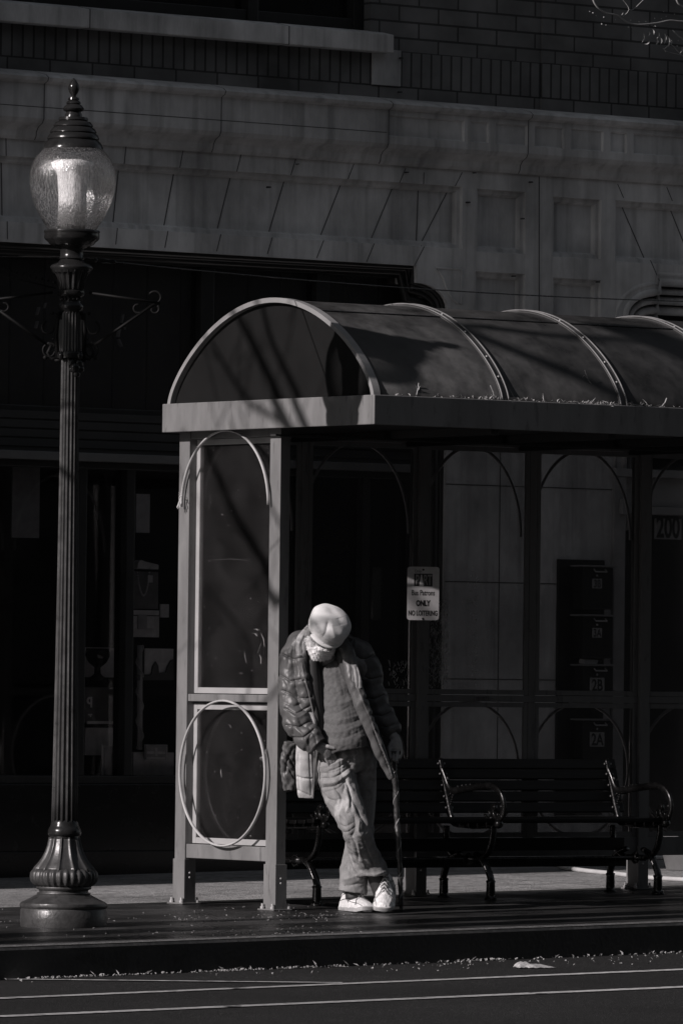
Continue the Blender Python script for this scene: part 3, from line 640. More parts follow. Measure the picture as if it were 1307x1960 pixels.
b = MB(); b.add([TS(-.023, .042, .002), TS(.003, .042, .002), TS(-.007, .104, .002), TS(-.013, .104, .002)], [(0, 1, 2, 3)]); b.build('lettering', M['white'], SG)
line('Bus Patrons', .042, 0, -.010, .64, .0006); line('ONLY', .042, 0, -.068, .68, .0022); line('NO LOITERING', .039, 0, -.122, .60, .0012)
line('Only', .024, -.030, .116, .8, 0)
b = MB(); b.ball(TS(0, .132, .003), .006, 6); b.ball(TS(0, -.14, .003), .006, 6); build_each(b, 'sign_bolt', M['iron'], SG)
# leaf litter caught along the roof edge
b = MB(); rs = random.Random(21)
def leaf(b, P, L_, wd, az, pitch, curl=.4):
    P = np.array(P, float); d = np.array([math.cos(az)*math.cos(pitch), math.sin(az)*math.cos(pitch), math.sin(pitch)]); s_ = np.array([-math.sin(az), math.cos(az), 0]); n = np.cross(d, s_)
    A = [P, P+d*L_*.45+s_*wd+n*wd*curl, P+d*L_, P+d*L_*.45-s_*wd+n*wd*curl, P+d*L_*.5-n*wd*.2]
    b.add(A, [(0, 1, 4), (1, 2, 4), (2, 3, 4), (3, 0, 4)])
for i in range(420):
    x = rs.choice([rs.uniform(.05, .8), rs.gauss(.72, .09), rs.gauss(1.5, .16), rs.gauss(1.35, .1), rs.gauss(1.2, .4), rs.uniform(.9, 3), rs.gauss(1.75, .15)])
    if x < .0 or (x > .1 and x < .3 and rs.random() < .7): continue
    leaf(b, (x, rs.uniform(-.93, -.905), ZT-.006+rs.random()*.012), rs.uniform(.008, .035)*(2 if rs.random() < .08 else 1), rs.uniform(.0015, .007), rs.uniform(0, 6.28), rs.uniform(-.2, 1.0), rs.uniform(.2, 1.5))
tag(b.build('leaf_litter', M['leaf']), 'dry leaf bits caught along the front edge of the shelter roof', 'leaf litter', kind='stuff')
def twig(name, pts, lab, m_='leaf', r=.0035): b = MB(); b.tube(pts, [r*(1-.6*i/(len(pts)-1)) for i in range(len(pts))], 5); return b, name, lab
b = MB(); P = onY(1182, 783, -.9); 
b.tube([onY(1182, 783, -.9), onY(1160, 765, -.88), onY(1140, 748, -.86), onY(1124, 725, -.86), onY(1118, 708, -.85)], [.004, .0035, .003, .0025, .0015], 5); b.tube([onY(1124, 725, -.86), onY(1117, 718, -.85), onY(1114, 722, -.85)], .0015, 4)
b.tube([onY(1135, 765, -.87), onY(1120, 757, -.86), onY(1105, 740, -.86)], .0012, 4); tag(b.build('twig', M['bark']), 'long thin bent twig leaning on the roof beside the second rib', 'twig')
b = MB(); b.tube([onY(797, 756, -.92), onY(800, 742, -.9), onY(801, 733, -.9)], .0025, 5); leaf(b, onY(800, 748, -.91), .03, .004, 0, 1.2); leaf(b, onY(799, 745, -.91), .03, .004, 2, 1.0)
tag(b.build('sprig', M['leaf']), 'small upright sprig growing at the roof edge near the gable', 'sprig')
b = MB(); b.tube([onY(938, 738, -.93), onY(944, 752, -.93), onY(946, 764, -.92)], .003, 5); b.tube([onY(1240, 800, -.93)*0+onY(1262, 782, -.93), onY(1272, 770, -.93), onY(1275, 762, -.93)], .003, 5)
tag(b.build('twig', M['leaf']), 'short pale twigs standing in the litter on the roof edge', 'twig')

# ------------------------------------------------------------------ street lamp
LPX, LPY = -1.83, -.665
lz = lambda py: 4.28-(py-150)*.002661
ls = .002661
LM = thing('street_lamp', (LPX, LPY, gz(LPX, LPY)), 'tall old-fashioned lamp post with fluted column and acorn-shaped glass globe', 'street lamp')
def prof(L): return [(r*ls, lz(y)) for y, r in L][::-1]
LC = (LPX, LPY, 0)
b = MB(); b.lathe(LC, prof([(148, .5), (152, 4), (160, 9), (168, 11), (175, 9), (182, 4.5), (186, 5)]), 10); b.build('finial', M['lampmetal'], LM, auto=50)
b = MB(); b.lathe(LC, prof([(184, 4), (186, 10), (190, 11), (191, 9), (194, 13), (197, 14), (198, 12), (202, 17), (207, 20.5), (211, 19), (213, 14), (218, 16), (223, 17), (224, 27), (229, 28.5), (231, 27), (233, 33), (238, 37), (241, 38), (242, 36), (246, 41), (251, 44.5), (253, 45), (254, 43), (259, 48), (264, 50), (266, 50), (267, 48), (274, 54), (281, 57.5), (285, 58), (286, 50)]), 48)
b.build('cap', M['lampmetal'], LM, auto=50)
GP = [(284, 56.5), (292, 63), (302, 71.5), (315, 78), (330, 81.5), (345, 82.5), (360, 81.5), (377, 77.5), (393, 72), (410, 64), (425, 55.5), (437, 48), (442, 45)]
gm = bpy.data.materials.new('prismatic_globe_glass'); gm.use_nodes = True; t = gm.node_tree; t.nodes.clear(); N = t.nodes.new; L = t.links.new
out = N('ShaderNodeOutputMaterial'); tr = N('ShaderNodeBsdfTransparent'); tr.inputs[0].default_value = (1, 1, 1, 1); gl = N('ShaderNodeBsdfGlossy'); gl.inputs['Roughness'].default_value = .16; tl_ = N('ShaderNodeBsdfTranslucent'); tl_.inputs[0].default_value = G(.95)
df = N('ShaderNodeBsdfDiffuse'); df.inputs[0].default_value = G(.8)
tc = N('ShaderNodeTexCoord'); mp = N('ShaderNodeMapping'); mp.inputs['Scale'].default_value = (1, 1, .14); L(tc.outputs['Object'], mp.inputs[0])
nz = N('ShaderNodeTexNoise'); nz.inputs['Scale'].default_value = 150; nz.inputs['Detail'].default_value = 3; L(mp.outputs[0], nz.inputs['Vector'])
bu = N('ShaderNodeBump'); bu.inputs['Strength'].default_value = 1; bu.inputs['Distance'].default_value = .004; L(nz.outputs['Fac'], bu.inputs['Height'])
for s_ in (gl, tl_, df): L(bu.outputs[0], s_.inputs['Normal'])
ma = N('ShaderNodeMixShader'); ma.inputs[0].default_value = .15; L(tl_.outputs[0], ma.inputs[1]); L(df.outputs[0], ma.inputs[2])
r1 = N('ShaderNodeMapRange'); r1.inputs['From Min'].default_value = .35; r1.inputs['From Max'].default_value = .65; r1.inputs['To Min'].default_value = .02; r1.inputs['To Max'].default_value = .4; L(nz.outputs['Fac'], r1.inputs['Value'])
m1 = N('ShaderNodeMixShader'); L(r1.outputs[0], m1.inputs[0]); L(tr.outputs[0], m1.inputs[1]); L(ma.outputs[0], m1.inputs[2])
fr = N('ShaderNodeFresnel'); fr.inputs[0].default_value = 1.5; L(bu.outputs[0], fr.inputs['Normal'])
fa = N('ShaderNodeMath'); fa.operation = 'ADD'; fa.inputs[1].default_value = .03; L(fr.outputs[0], fa.inputs[0]); m2 = N('ShaderNodeMixShader'); L(fa.outputs[0], m2.inputs[0]); L(m1.outputs[0], m2.inputs[1]); L(gl.outputs[0], m2.inputs[2]); L(m2.outputs[0], out.inputs[0])
gp = catmull([(r, y, 0) for y, r in GP], 4)
b = MB(); n = 64; V = []
for p in gp[::-1]:
    for k in range(n): a = 2*math.pi*k/n; V.append((LPX+p[0]*ls*math.cos(a), LPY+p[0]*ls*math.sin(a), lz(p[1])))
m_ = len(gp); b.add(V, [(i*n+k, i*n+(k+1) % n, (i+1)*n+(k+1) % n, (i+1)*n+k) for i in range(m_-1) for k in range(n)])
b.build('globe', gm, LM, smooth=True)
fl = lambda k_, amp: (lambda a, z, r: 1-amp*(.5-.5*math.cos(a*k_)))
b = MB(); b.lathe(LC, prof([(306, 34), (311, 42), (319, 40), (327, 34), (336, 30), (380, 27), (430, 29), (440, 24)]), 48, fl(9, .03)); b.build('refractor', mat('white_refractor', .92, .25, bump=.5, bscale=120, stretch=(1, 1, .3)), LM, smooth=True)
b = MB(); b.lathe(LC, prof([(440, 46), (441, 53), (444, 54), (446, 52.5), (449, 53), (456, 53), (459, 51), (463, 46), (468, 42), (472, 33), (475, 24), (480, 22), (492, 22), (495, 25), (497, 22), (503, 27), (507, 38), (511, 41), (514, 41), (518, 37), (522, 35)]), 48)
b.build('globe_collar', M['lampmetal'], LM, auto=50)
b = MB(); b.lathe(LC, prof([(518, 38), (521, 37), (524, 33), (530, 30), (540, 26.5), (553, 25), (556, 22)]), 96, fl(16, .12)); b.lathe(LC, prof([(555, 22), (557, 25), (562, 25.5), (566, 24), (568, 20), (574, 18), (580, 19), (583, 23), (588, 24), (592, 22), (595, 17), (600, 16)]), 40)
for k in range(16): a = k*math.pi/8; b.ball((LPX+20*ls*math.cos(a), LPY+20*ls*math.sin(a), lz(573)), .008, 5)
for k in range(12): a = k*math.pi/6; b.ball((LPX+37*ls*math.cos(a), LPY+37*ls*math.sin(a), lz(511)), .009, 5)
b.build('capital', M['lampmetal'], LM, auto=50)
M['columnpaint'] = mat('worn_column_paint', .045, .36, var=.3, scale=12, bump=.1, bscale=50, rvar=.1)
# column: fluted, slender at the top
b = MB(); pr = [(590, 15), (600, 17), (700, 18), (900, 19), (1100, 20.5), (1300, 22.5), (1500, 25), (1572, 26)]
b.lathe(LC, prof(pr), 192, fl(16, .17)); b.build('column', M['columnpaint'], LM, smooth=True)
b = MB()
b.lathe(LC, prof([(672, 17), (674, 24), (680, 26), (686, 25), (688, 17)]), 32)
for (yy, rr) in ((674, .012),):
    for k in range(4):
        a = k*math.pi/2+math.radians(10); c_ = (LPX+25*ls*math.cos(a), LPY+25*ls*math.sin(a), lz(682)); b.ball(c_, (.016, .016, .02), 6)
b.build('column_band', M['lampmetal'], LM, auto=50)
# leafy clamp ornament facing the street
b = MB(); v = np.array([-.3, -.95, 0]); v = _n(v)
for (u_, z_, r_) in ((0, 705, .03), (.02, 696, .022), (-.018, 695, .02), (.03, 707, .018), (.008, 716, .02), (-.02, 708, .014)):
    c_ = np.array([LPX, LPY, 0])+v*19*ls+np.array([.95, -.3, 0])*(u_+.012); b.ball((c_[0], c_[1], lz(z_)), (r_, r_*.7, r_), 6)
b.build('leaf_ornament', M['lampmetal'], LM, smooth=True)
# two iron bracket arms with scrolls; the side plates that carry them
M['bracket'] = mat('matt_black_bracket', .006, .6, spec=.15)
def bracket(sgn):
    b = MB(); D = RGT*np.array([1, 1, 0]); D = _n(D)*sgn; q = lambda px, py: np.array([LPX, LPY, 0])+D*(px*ls)+np.array([0, 0, lz(py)])
    b.box(0, 0, 0, 0, 0, 0) if False else None
    b.tube([q(24, 600), q(27, 640), q(24, 686)], .013, 8); b.tube([q(17, 600), q(24, 600)], .01, 6); b.tube([q(15, 690), q(30, 690)], .009, 6)
    b.tube([q(35, 560), q(170, 578)], .007, 8); b.tube([q(46, 660), q(160, 580)], .008, 8)
    for (cx, cy_, r0, a0, a1, tn) in ((161, 568, 13, -2.6, 2.2, 1), (160, 590, 9, -.9, 3.6, 1), (128, 588, 10, 1.0, 5.0, -1), (42, 628, 14, -1.2, 3.2, 1), (40, 672, 15, -2.5, 3.1, 1), (33, 655, 9, 0, 5, -1)):
        pts = [q(cx+r0*(1-.35*t)*math.cos(a0+(a1-a0)*t), cy_+r0*(1-.35*t)*math.sin(a0+(a1-a0)*t)) for t in np.linspace(0, 1, 18)]; b.tube(pts, [.0075*(1-.4*t) for t in np.linspace(0, 1, 18)], 7)
    b.tube([q(36, 660), q(44, 676), q(36, 688), q(24, 684)], .009, 7); b.ball(q(48, 685), .012, 6); b.ball(q(35, 600), .01, 6)
    if sgn < 0:
        for k in range(9): b.ball(q(32+k*12, 548-k*3)+np.array([0, 0, .02]), .008, 5)
        b.tube([q(30, 552), q(135, 528)], .004, 6)
    return b.build('bracket_arm', M['bracket'], LM, smooth=True)
bracket(1); bracket(-1)
b = MB()
for s_ in (-1, 1):
    D = _n(RGT*np.array([1, 1, 0]))*s_; c_ = np.array([LPX, LPY, 0])+D*19*ls
    b.tube([c_+np.array([0, 0, lz(612)]), c_+np.array([0, 0, lz(672)])], .014, 4)
b.build('side_plate', M['lampbase'], LM)
# base
b = MB(); b.lathe(LC, prof([(1570, 24), (1574, 26), (1580, 27), (1584, 29), (1588, 31.5), (1594, 32), (1598, 31), (1600, 27.5), (1604, 28)]), 48); b.build('column_ring', M['lampmetal'], LM, auto=50)
pan = lambda a, z, r: 1-.085*(abs(math.cos(a*6))**.35)+.05*(abs(math.sin(a*6))**12)
b = MB(); b.lathe(LC, prof([(1602, 29), (1608, 30), (1618, 32), (1630, 36), (1642, 42), (1652, 49), (1660, 56), (1667, 59)]), 192, pan); b.build('bell_base', M['columnpaint'], LM, smooth=True)
gad = lambda a, z, r: 1-.05*(.5-.5*math.cos(a*30))
b = MB(); b.lathe(LC, prof([(1662, 54), (1665, 61), (1670, 64.5), (1678, 65.5), (1686, 64), (1692, 59), (1696, 53)]), 240, gad); b.lathe(LC, prof([(1695, 50), (1697, 53), (1701, 52), (1703, 47), (1707, 47), (1709, 52), (1711, 50)]), 48); b.build('gadroon_ring', M['lampbase'], LM, smooth=True)
zg = gz(LPX, LPY); ygr = 150+(4.28-zg)/.002661+2
b = MB(); b.lathe(LC, prof([(1709, 48), (1712, 52), (1716, 60), (1721, 69), (1725, 78), (1728, 83), (1732, 84), (1735, 83.5), (1738, 80.5), (1741, 82.5), (ygr-4, 82.5), (ygr, 81.5)]), 72); b.build('plinth', M['lampbase'], LM, auto=40)
# street wires tied to the lamp
b = MB(); A = np.array([LPX, LPY, lz(492)]); E1 = onY(1307, 577, .9); E1 = np.array([E1[0], E1[1], E1[2]]); d = E1-A
pt = lambda t: A+d*t+np.array([0, 0, -.10*4*t*(1-t)*0.35])
b.tube([pt(t) for t in np.linspace(.02, 2.2, 40)], .0035, 5)
for (t0, t1) in ((.035, .062),):
    for dz in (-.009, .009): b.tube([pt(t0)+np.array([0, 0, dz]), pt(t1)+np.array([0, 0, dz])], .003, 5)
    b.ball(pt(t0), .011, 6); b.ball(pt(t1), .011, 6); b.ball(pt(t1+.012), .007, 5); b.ball(pt(t1+.016), .007, 5)
tag(b.build('span_wire', M['iron'], smooth=True), 'thin wire with turnbuckle strung from the lamp post past the building', 'wire')
b = MB(); E2 = np.array([LPX, LPY, 0])-_n(RGT*np.array([1, 1, 0]))*4; b.tube([A-np.array([.03, 0, 0]), np.array([E2[0], E2[1], lz(494)])], .0035, 5); tag(b.build('span_wire', M['iron']), 'thin wire running left from the lamp post out of view', 'wire')

# ------------------------------------------------------------------ bench
BN = thing('park_bench', (1.7, .5, gz(1.7, .5)), 'long black bench with scrolled iron arms and dark wooden slats inside the shelter', 'bench')
BX = (.50, 1.695, 2.89); dz0 = 0.0
def bframe(x, first=False):
    zf = gz(x, .3); b = MB(); q = lambda y, z: np.array([x, y, z])
    cv = lambda pts, r, fl_=1.6: b.tube(catmull([q(*p) for p in pts], 5), r, 8, flat=fl_)
    cv([(.30, zf+.01), (.295, zf+.10), (.33, zf+.17), (.37, zf+.22), (.43, zf+.25)], .015)      # front leg, lower bow
    cv([(.28, .445), (.285, .38), (.31, .31), (.36, .265), (.43, .25)], .014)                   # front leg, upper bow
    cv([(.72, zf+.01), (.725, zf+.10), (.70, zf+.17), (.66, zf+.22), (.58, zf+.25)], .015)
    cv([(.70, .43), (.70, .36), (.67, .30), (.62, .265), (.56, .25)], .014)
    b.box(x-.014, x+.014, .42, .60, .235, .268)
    cv([(.23, .455), (.30, .446), (.45, .440), (.60, .445), (.65, .46), (.68, .52), (.73, .66), (.775, .80)], .014)   # seat and back rail
    b.ball(q(.235, .45), .026, 8)
    for (y, z, r) in ((.50, .25, .028),):
        b.tube([q(y+r*math.cos(t), z+r*math.sin(t)) for t in np.linspace(0, 6.28, 16)], .007, 6)
    for y in (.30, .72): b.lathe((x, y, zf), [(.035, 0), (.035, .008), (.022, .012), (.026, .03), (.024, .09), (.028, .105), (.018, .11)], 14)
    for (dy) in (-.035, .035): b.ball((x, .30+dy, zf+.012), .008, 5)
    leg = b.build('leg_frame', M['iron'], BN, smooth=True)
    b = MB()
    cv([(.755, .745), (.725, .70), (.69, .645), (.64, .625), (.52, .64), (.38, .655), (.29, .655), (.225, .62), (.195, .56), (.205, .50), (.245, .475), (.285, .50), (.285, .535), (.262, .54)], .012, 1.7)
    cv([(.66, .61), (.70, .585), (.70, .55), (.675, .54)], .008, 1); cv([(.36, .50), (.33, .48), (.31, .50), (.325, .52)], .008, 1)
    cv([(.735, .69), (.70, .70), (.69, .68)], .008, 1)
    for k, t in enumerate(np.linspace(0, 1, 7)): b.ball(q(.60-.22*t, .648+.012*math.sin(t*3)), .009, 5)
    for k, t in enumerate(np.linspace(0, 1, 5)): b.ball(q(.645+.02*t, .60-.05*t), .007, 5)
    for (y, z) in ((.24, .50), (.30, .48), (.21, .545), (.335, .475), (.205, .49)): b.ball(q(y, z), .013, 6)
    b.build('armrest', M['iron'], BN, smooth=True)
for x in BX: bframe(x)
for i, (y, z) in enumerate(((.29, .456), (.37, .450), (.45, .447), (.53, .449), (.61, .456))):
    b = MB(); b.box(BX[0]-.06, BX[2]+.06, y-.034, y+.034, z+.002, z+.024); b.build('seat_slat', M['wood'], BN, bevel=.005)
tb = math.atan2(.28, .085)
for i, s_ in enumerate((.09, .155, .22, .285, .345)):
    c_ = np.array([0, .672+s_*.30, .50+s_*.955-.06]); u_ = np.array([0, math.cos(tb), math.sin(tb)]); n_ = np.array([0, -math.sin(tb), math.cos(tb)])
    x0, x1 = BX[0]-.06, BX[2]+.06
    def TB(p): return tuple(np.array([p[0], 0, 0])+c_+u_*p[1]+n_*p[2])
    b = MB(); b.box(x0, x1, -.0285, .0285, .0, .02, TB); b.build('back_slat', M['wood'], BN, bevel=.004)
b = MB(); b.tube([(BX[0], .50, .25), (BX[2], .50, .25)], .011, 8); b.build('stretcher', M['iron'], BN)
b = MB(); b.box(BX[0]-.02, BX[2]+.02, .62, .64, .29, .36); b.box(BX[0]-.02, BX[2]+.02, .60, .62, .20, .25); build_each(b, 'rear_board', M['wood'], BN, bevel=.004)
b = MB()
for x in BX:
    for s_ in (.09, .155, .22, .285, .345):
        for dx in (-.022, .022): c_ = (x+dx, .672+s_*.30-.021, .50+s_*.955-.055); b.ball(c_, (.006, .004, .006), 5)
build_each(b, 'screw', M['ring'], BN)

# ------------------------------------------------------------------ hose, tub, litter
b = MB(); hz = .014
hp_ = [(1420, 1694), (1307, 1688), (1240, 1684), (1180, 1677), (1120, 1671), (1082, 1665), (1064, 1658), (1066, 1652), (1090, 1648), (1150, 1647), (1230, 1646), (1307, 1645.5), (1400, 1646)]
pts = []
for p in hp_: g_ = gnd(*p); pts.append((g_[0], g_[1], gz(g_[0], g_[1])+hz))
b.tube(catmull(pts, 8), .014, 10); tag(b.build('garden_hose', M['hose'], smooth=True), 'pale garden hose looped on the pavement behind the bench', 'hose')
P = onY(1330, 1605, 2.6); TU = thing('plastic_tub', (P[0], 2.6, gz(P[0], 2.6)), 'grey tub with a pale rim standing behind the bench at the right edge', 'tub')
zt2 = onY(1300, 1596, 2.6)[2]; g0 = gz(P[0], 2.6); b = MB()
wd = P[0]-onY(1277, 1610, 2.6)[0]; b.lathe((P[0], 2.6, 0), [(wd*.8, g0), (wd, zt2-.06), (wd*.97, zt2-.06), (wd*.8, g0+.02)], 32); b.build('tub_body', mat('grey_plastic', .12, .5), TU, auto=40)
b = MB(); b.lathe((P[0], 2.6, 0), [(wd*1.0, zt2-.055), (wd*1.04, zt2-.05), (wd*1.04, zt2), (wd*.95, zt2), (wd*.95, zt2-.055)], 32); b.build('rim', M['hose'], TU, auto=40)
P = gnd(1022, 1853, -.155); rs = random.Random(3)
b = MB(); n_, m_ = 36, 12; V = []
ax_ = _n(RGT*np.array([1, 1, 0])); ay_ = _n(FWD*np.array([1, 1, 0]))
for i in range(n_+1):
    t = i/n_; env = math.sin(math.pi*min(1, t**.55))**.7; wd = .05*env+.003
    for j in range(m_+1):
        s_ = j/m_*2-1; h = .026*env*(1-.55*t)*(1-s_*s_)*(1+.25*math.sin(t*11+s_*3)+.12*math.sin(t*23-s_*7))+.0015*math.sin(t*41+s_*11)*env
        V.append(P+ax_*(-.1+.205*t+.006*math.sin(s_*5+t*9))+ay_*s_*wd*(1+.25*math.sin(t*15))+np.array([0, 0, max(.003, h+.004)]))
b.add(V, [(i*(m_+1)+j, (i+1)*(m_+1)+j, (i+1)*(m_+1)+j+1, i*(m_+1)+j+1) for i in range(n_) for j in range(m_)])
o = b.build('crumpled_leaf', M['leaf'], smooth=True); tag(o, 'large crumpled pale leaf lying on the road beside the kerb', 'leaf')
b = MB(); rs = random.Random(5)
for i in range(1100):
    px = rs.uniform(-20, 1330); py = 1868-px*.0365+rs.gauss(0, 1.8)+(rs.expovariate(.25) if rs.random() < .35 else 0)
    if px > 600 and rs.random() < .45: py += rs.uniform(0, 16)
    if rs.random() > .55+.45*math.sin(px/37.)*math.sin(px/91.+1): continue
    P = gnd(px, py, -.153)
    if P[1] > KY-.01: P[1] = KY-.01-rs.random()*.04
    leaf(b, (P[0], P[1], gz(P[0], P[1])-.152), rs.uniform(.005, .02)*(2.6 if rs.random() < .07 else 1), rs.uniform(.0015, .006)*(1.8 if rs.random() < .1 else 1), rs.uniform(0, 6.28), rs.uniform(0, .9), rs.uniform(.2, 2))
tag(b.build('gutter_litter', M['leaf']), 'pale leaf crumbs and grit gathered in the gutter below the kerb', 'leaf litter', kind='stuff')
b = MB()
for i in range(420):
    px = rs.choice((rs.uniform(330, 640), rs.uniform(0, 700), rs.gauss(560, 60))); py = rs.choice((1795-px*.02+rs.gauss(0, 3), rs.uniform(1735, 1795), 1765-px*.015+rs.gauss(0, 3)))
    P = gnd(px, py); 
    if P[1] < KY+.01: continue
    leaf(b, (P[0], P[1], gz(P[0], P[1])+.001), rs.uniform(.005, .02), rs.uniform(.0015, .004), rs.uniform(0, 6.28), rs.uniform(0, .6), 1)
tag(b.build('pavement_litter', M['leaf']), 'scattered leaf crumbs on the brick pavement in front of the shelter', 'leaf litter', kind='stuff')
# ------------------------------------------------------------------ what stands around: unseen row added against sky light, added pole, street trees
OB = thing('added_street_row', (-10, -36, 0), 'unseen dark brick row added across the street to cut the sky light', 'building')
q = MB(); wins = []
for x in np.arange(-58, 52, 4.0):
    for z in (5.5, 9.5, 13.5, 17.5): wins.append((x, x+1.6, z, z+2.2, [(0, -.25)]))
cells(q, (-60, 55, -.5, 23), [(a, b_, c_, d_, e_) for (a, b_, c_, d_, e_) in wins], -33, 0)
q.box(-60, 55, -42, -33.26, -.5, 23); q.build('wall', mat('far_brick', .07, .9), OB)
q = MB(); q.box(-60.2, 55.2, -33, -32.5, 22.2, 23.2); q.build('parapet', M['stone'], OB)
SB = np.array([-1, -SUN_K, math.tan(SUN_EL)])
def lift(px, py, dist, x=-.1): return onX(px, py, x)+SB*dist
NT = thing('street_tree', (-6.4, -1.75, gz(-6.4, -1.75)), 'bare street tree at the kerb just out of view on the left', 'tree', 'street trees')
q = MB(); q.tube(catmull([(-6.4, -1.75, -.1), (-6.38, -1.72, 1.5), (-6.42, -1.66, 3), (-6.4, -1.55, 4.3)], 4), .13, 12); q.build('trunk', M['bark'], NT, smooth=True)
q = MB(); base = np.array([-6.4, -1.55, 4.2])
for (pts, r0) in (([(560, 835), (505, 720), (455, 620), (400, 520)], .03), ([(600, 850), (552, 740), (505, 640), (480, 540)], .024), ([(600, 880), (470, 765), (410, 680), (370, 600)], .016), ([(640, 900), (515, 1130), (455, 1040), (400, 950), (350, 830)], .034), ([(600, 1200), (520, 1010), (480, 930), (440, 800)], .014), ([(700, 1100), (455, 1345), (430, 1200), (350, 1100)], .012)):
    P_ = [base]+[lift(px, py, 6.1+.15*i) for i, (px, py) in enumerate(pts)]
    C_ = catmull(P_, 5); q.tube(C_, [max(.006, r0*1.5*(1-.6*i/len(C_))) for i in range(len(C_))], 8)
rs = random.Random(31)
for k in range(60):
    p = lift(rs.uniform(330, 760), rs.uniform(560, 1350) if k % 3 else rs.uniform(300, 800), 6.2)
    if -1.15 < p[1] < -.2 and p[2] > 4.6: continue
    a = rs.uniform(.3, 2.8); L_ = rs.uniform(.2, .7); d = np.array([rs.uniform(-.3, .3), math.cos(a), math.sin(a)])
    q.tube(catmull([p, p+d*L_*.5+np.array([0, rs.gauss(0, .03), rs.gauss(0, .03)]), p+d*L_], 3), [.006, .0055, .005, .005, .004, .004, .003], 4)
for (pts, r0) in (([(750, 600), (900, 640), (1050, 625), (1250, 600)], .05),):
    P_ = [onY(px, py, -.55)+SB*(6.6+onY(px, py, -.55)[0]) for (px, py) in pts]; P_ = [base+np.array([0, -.1, 1.2]), base+np.array([0, .1, 2.6])]+P_[1:]; C_ = catmull(P_, 5); q.tube(C_, [max(.006, r0*(1-.5*i/len(C_))) for i in range(len(C_))], 8)
q.build('crown', M['bark'], NT, smooth=True)
UP_ = thing('shadow_pole', (-4.3, -1.22, gz(-4.3, -1.22)), 'unseen pole added by the kerb on the left to shade the brick pavement', 'pole')  # unseen pole, added to throw a shadow band across the pavers
q = MB(); q.lathe((-4.3, -1.22, 0), [(.17, -.1), (.16, 3), (.14, 7)], 20); q.build('shaft', M['bark'], UP_, smooth=True)
q = MB(); q.box(-4.36, -4.24, -2.2, -.3, 6.3, 6.45); q.build('crossarm', M['bark'], UP_)
# the branch that hangs into the picture at the upper right
TR = thing('street_tree', (5.8, -1.6, gz(5.8, -1.6)), 'tree whose thin twig with curled leaves hangs in at the upper right', 'tree', 'street trees')
q = MB(); q.tube([(5.8, -1.6, 0), (5.82, -1.58, 1.5), (5.75, -1.62, 3), (5.6, -1.6, 4.2)], [.13, .115, .105, .1], 12); q.build('trunk', M['bark'], TR, smooth=True)
YT = -1.3; t_ = lambda px, py: onY(px, py, YT)
q = MB()
q.tube([(5.6, -1.6, 4.2), (4.6, -1.45, 4.9), t_(1500, -120), t_(1420, -30), t_(1380, 10), t_(1345, 36)], [.09, .05, .03, .018, .010, .007], 7)
q.tube(catmull([t_(1345, 36), t_(1307, 41), t_(1281, 39), t_(1255, 44), t_(1220, 47), t_(1199, 42), t_(1180, 29), t_(1160, 25), t_(1146, 17), t_(1137, 6), t_(1131, -8), t_(1115, -25)], 4), [.0050]*45, 5)
q.tube(catmull([t_(1190, 33), t_(1203, 18), t_(1190, -2), t_(1180, -14)], 3), .0022, 4); q.tube(catmull([t_(1203, 18), t_(1211, 18), t_(1230, 0), t_(1240, -12)], 3), .0022, 4); q.tube([t_(1187, 32), t_(1192, 25)], .003, 4)
q.tube(catmull([t_(1420, -30), t_(1330, 22), t_(1307, 13), t_(1296, 5), t_(1292, -10)], 3), .005, 5)
q.tube(catmull([t_(1345, 36), t_(1340, 90), t_(1307, 76), t_(1286, 58)], 3), .004, 5); q.tube(catmull([t_(1340, 90), t_(1312, 108), t_(1298, 100), t_(1283, 85), t_(1270, 95)], 3), .0028, 5); q.tube(catmull([t_(1345, 115), t_(1307, 106), t_(1277, 99), t_(1268, 93)], 3), .0022, 5)
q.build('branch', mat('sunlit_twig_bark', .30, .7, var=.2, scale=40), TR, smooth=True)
q = MB(); rs = random.Random(8)
for (px, py, l, a, wd) in ((1231, 64, 17, -1.75, 4), (1246, 55, 12, -1.2, 3), (1241, 60, 10, -1.8, 3), (1260, 62, 12, -1.9, 3.5), (1243, 78, 12, -2.6, 3), (1262, 70, 16, -1.5, 4), (1256, 74, 12, -1.7, 4), (1271, 64, 20, -1.6, 4.5), (1276, 68, 22, -1.45, 4.5), (1280, 73, 14, -1.3, 3), (1304, 90, 12, -1.9, 4), (1249, 52, 6, .2, 2)):
    P = t_(px, py); k = .0028; rr = RGT; uu = np.array([0, 0, 1.]); d = rr*math.cos(a)+uu*math.sin(a); s_ = _n(rr*math.sin(a)*-1+uu*math.cos(a)); n_ = FWD
    n2 = 5; V = []
    for i in range(n2+1):
        t = i/n2; w2 = wd*.5*k*math.sin(math.pi*min(1, t*.9+.08)); c_ = P+d*l*k*t+s_*2.0*k*math.sin(math.pi*t)
        V += [c_+s_*w2, c_+n_*w2*.8, c_-s_*w2]
    q.add(V, [(3*i+j, 3*i+j+1, 3*i+j+4, 3*i+j+3) for i in range(n2) for j in range(2)])
for (px, py) in ((1128, 22), (1134, 25), (1140, 30), (1151, 46), (1159, 48), (1177, 38), (1202, 52), (1208, 52), (1206, 39), (1222, 42), (1235, 41), (1252, 35), (1265, 36), (1155, 33), (1269, 22), (1274, 31), (1290, 27), (1297, 78), (1295, 88), (1273, 98)): q.ball(t_(px, py), rs.uniform(.002, .0045), 5)
q.build('leaf_cluster', M['leaf'], TR)

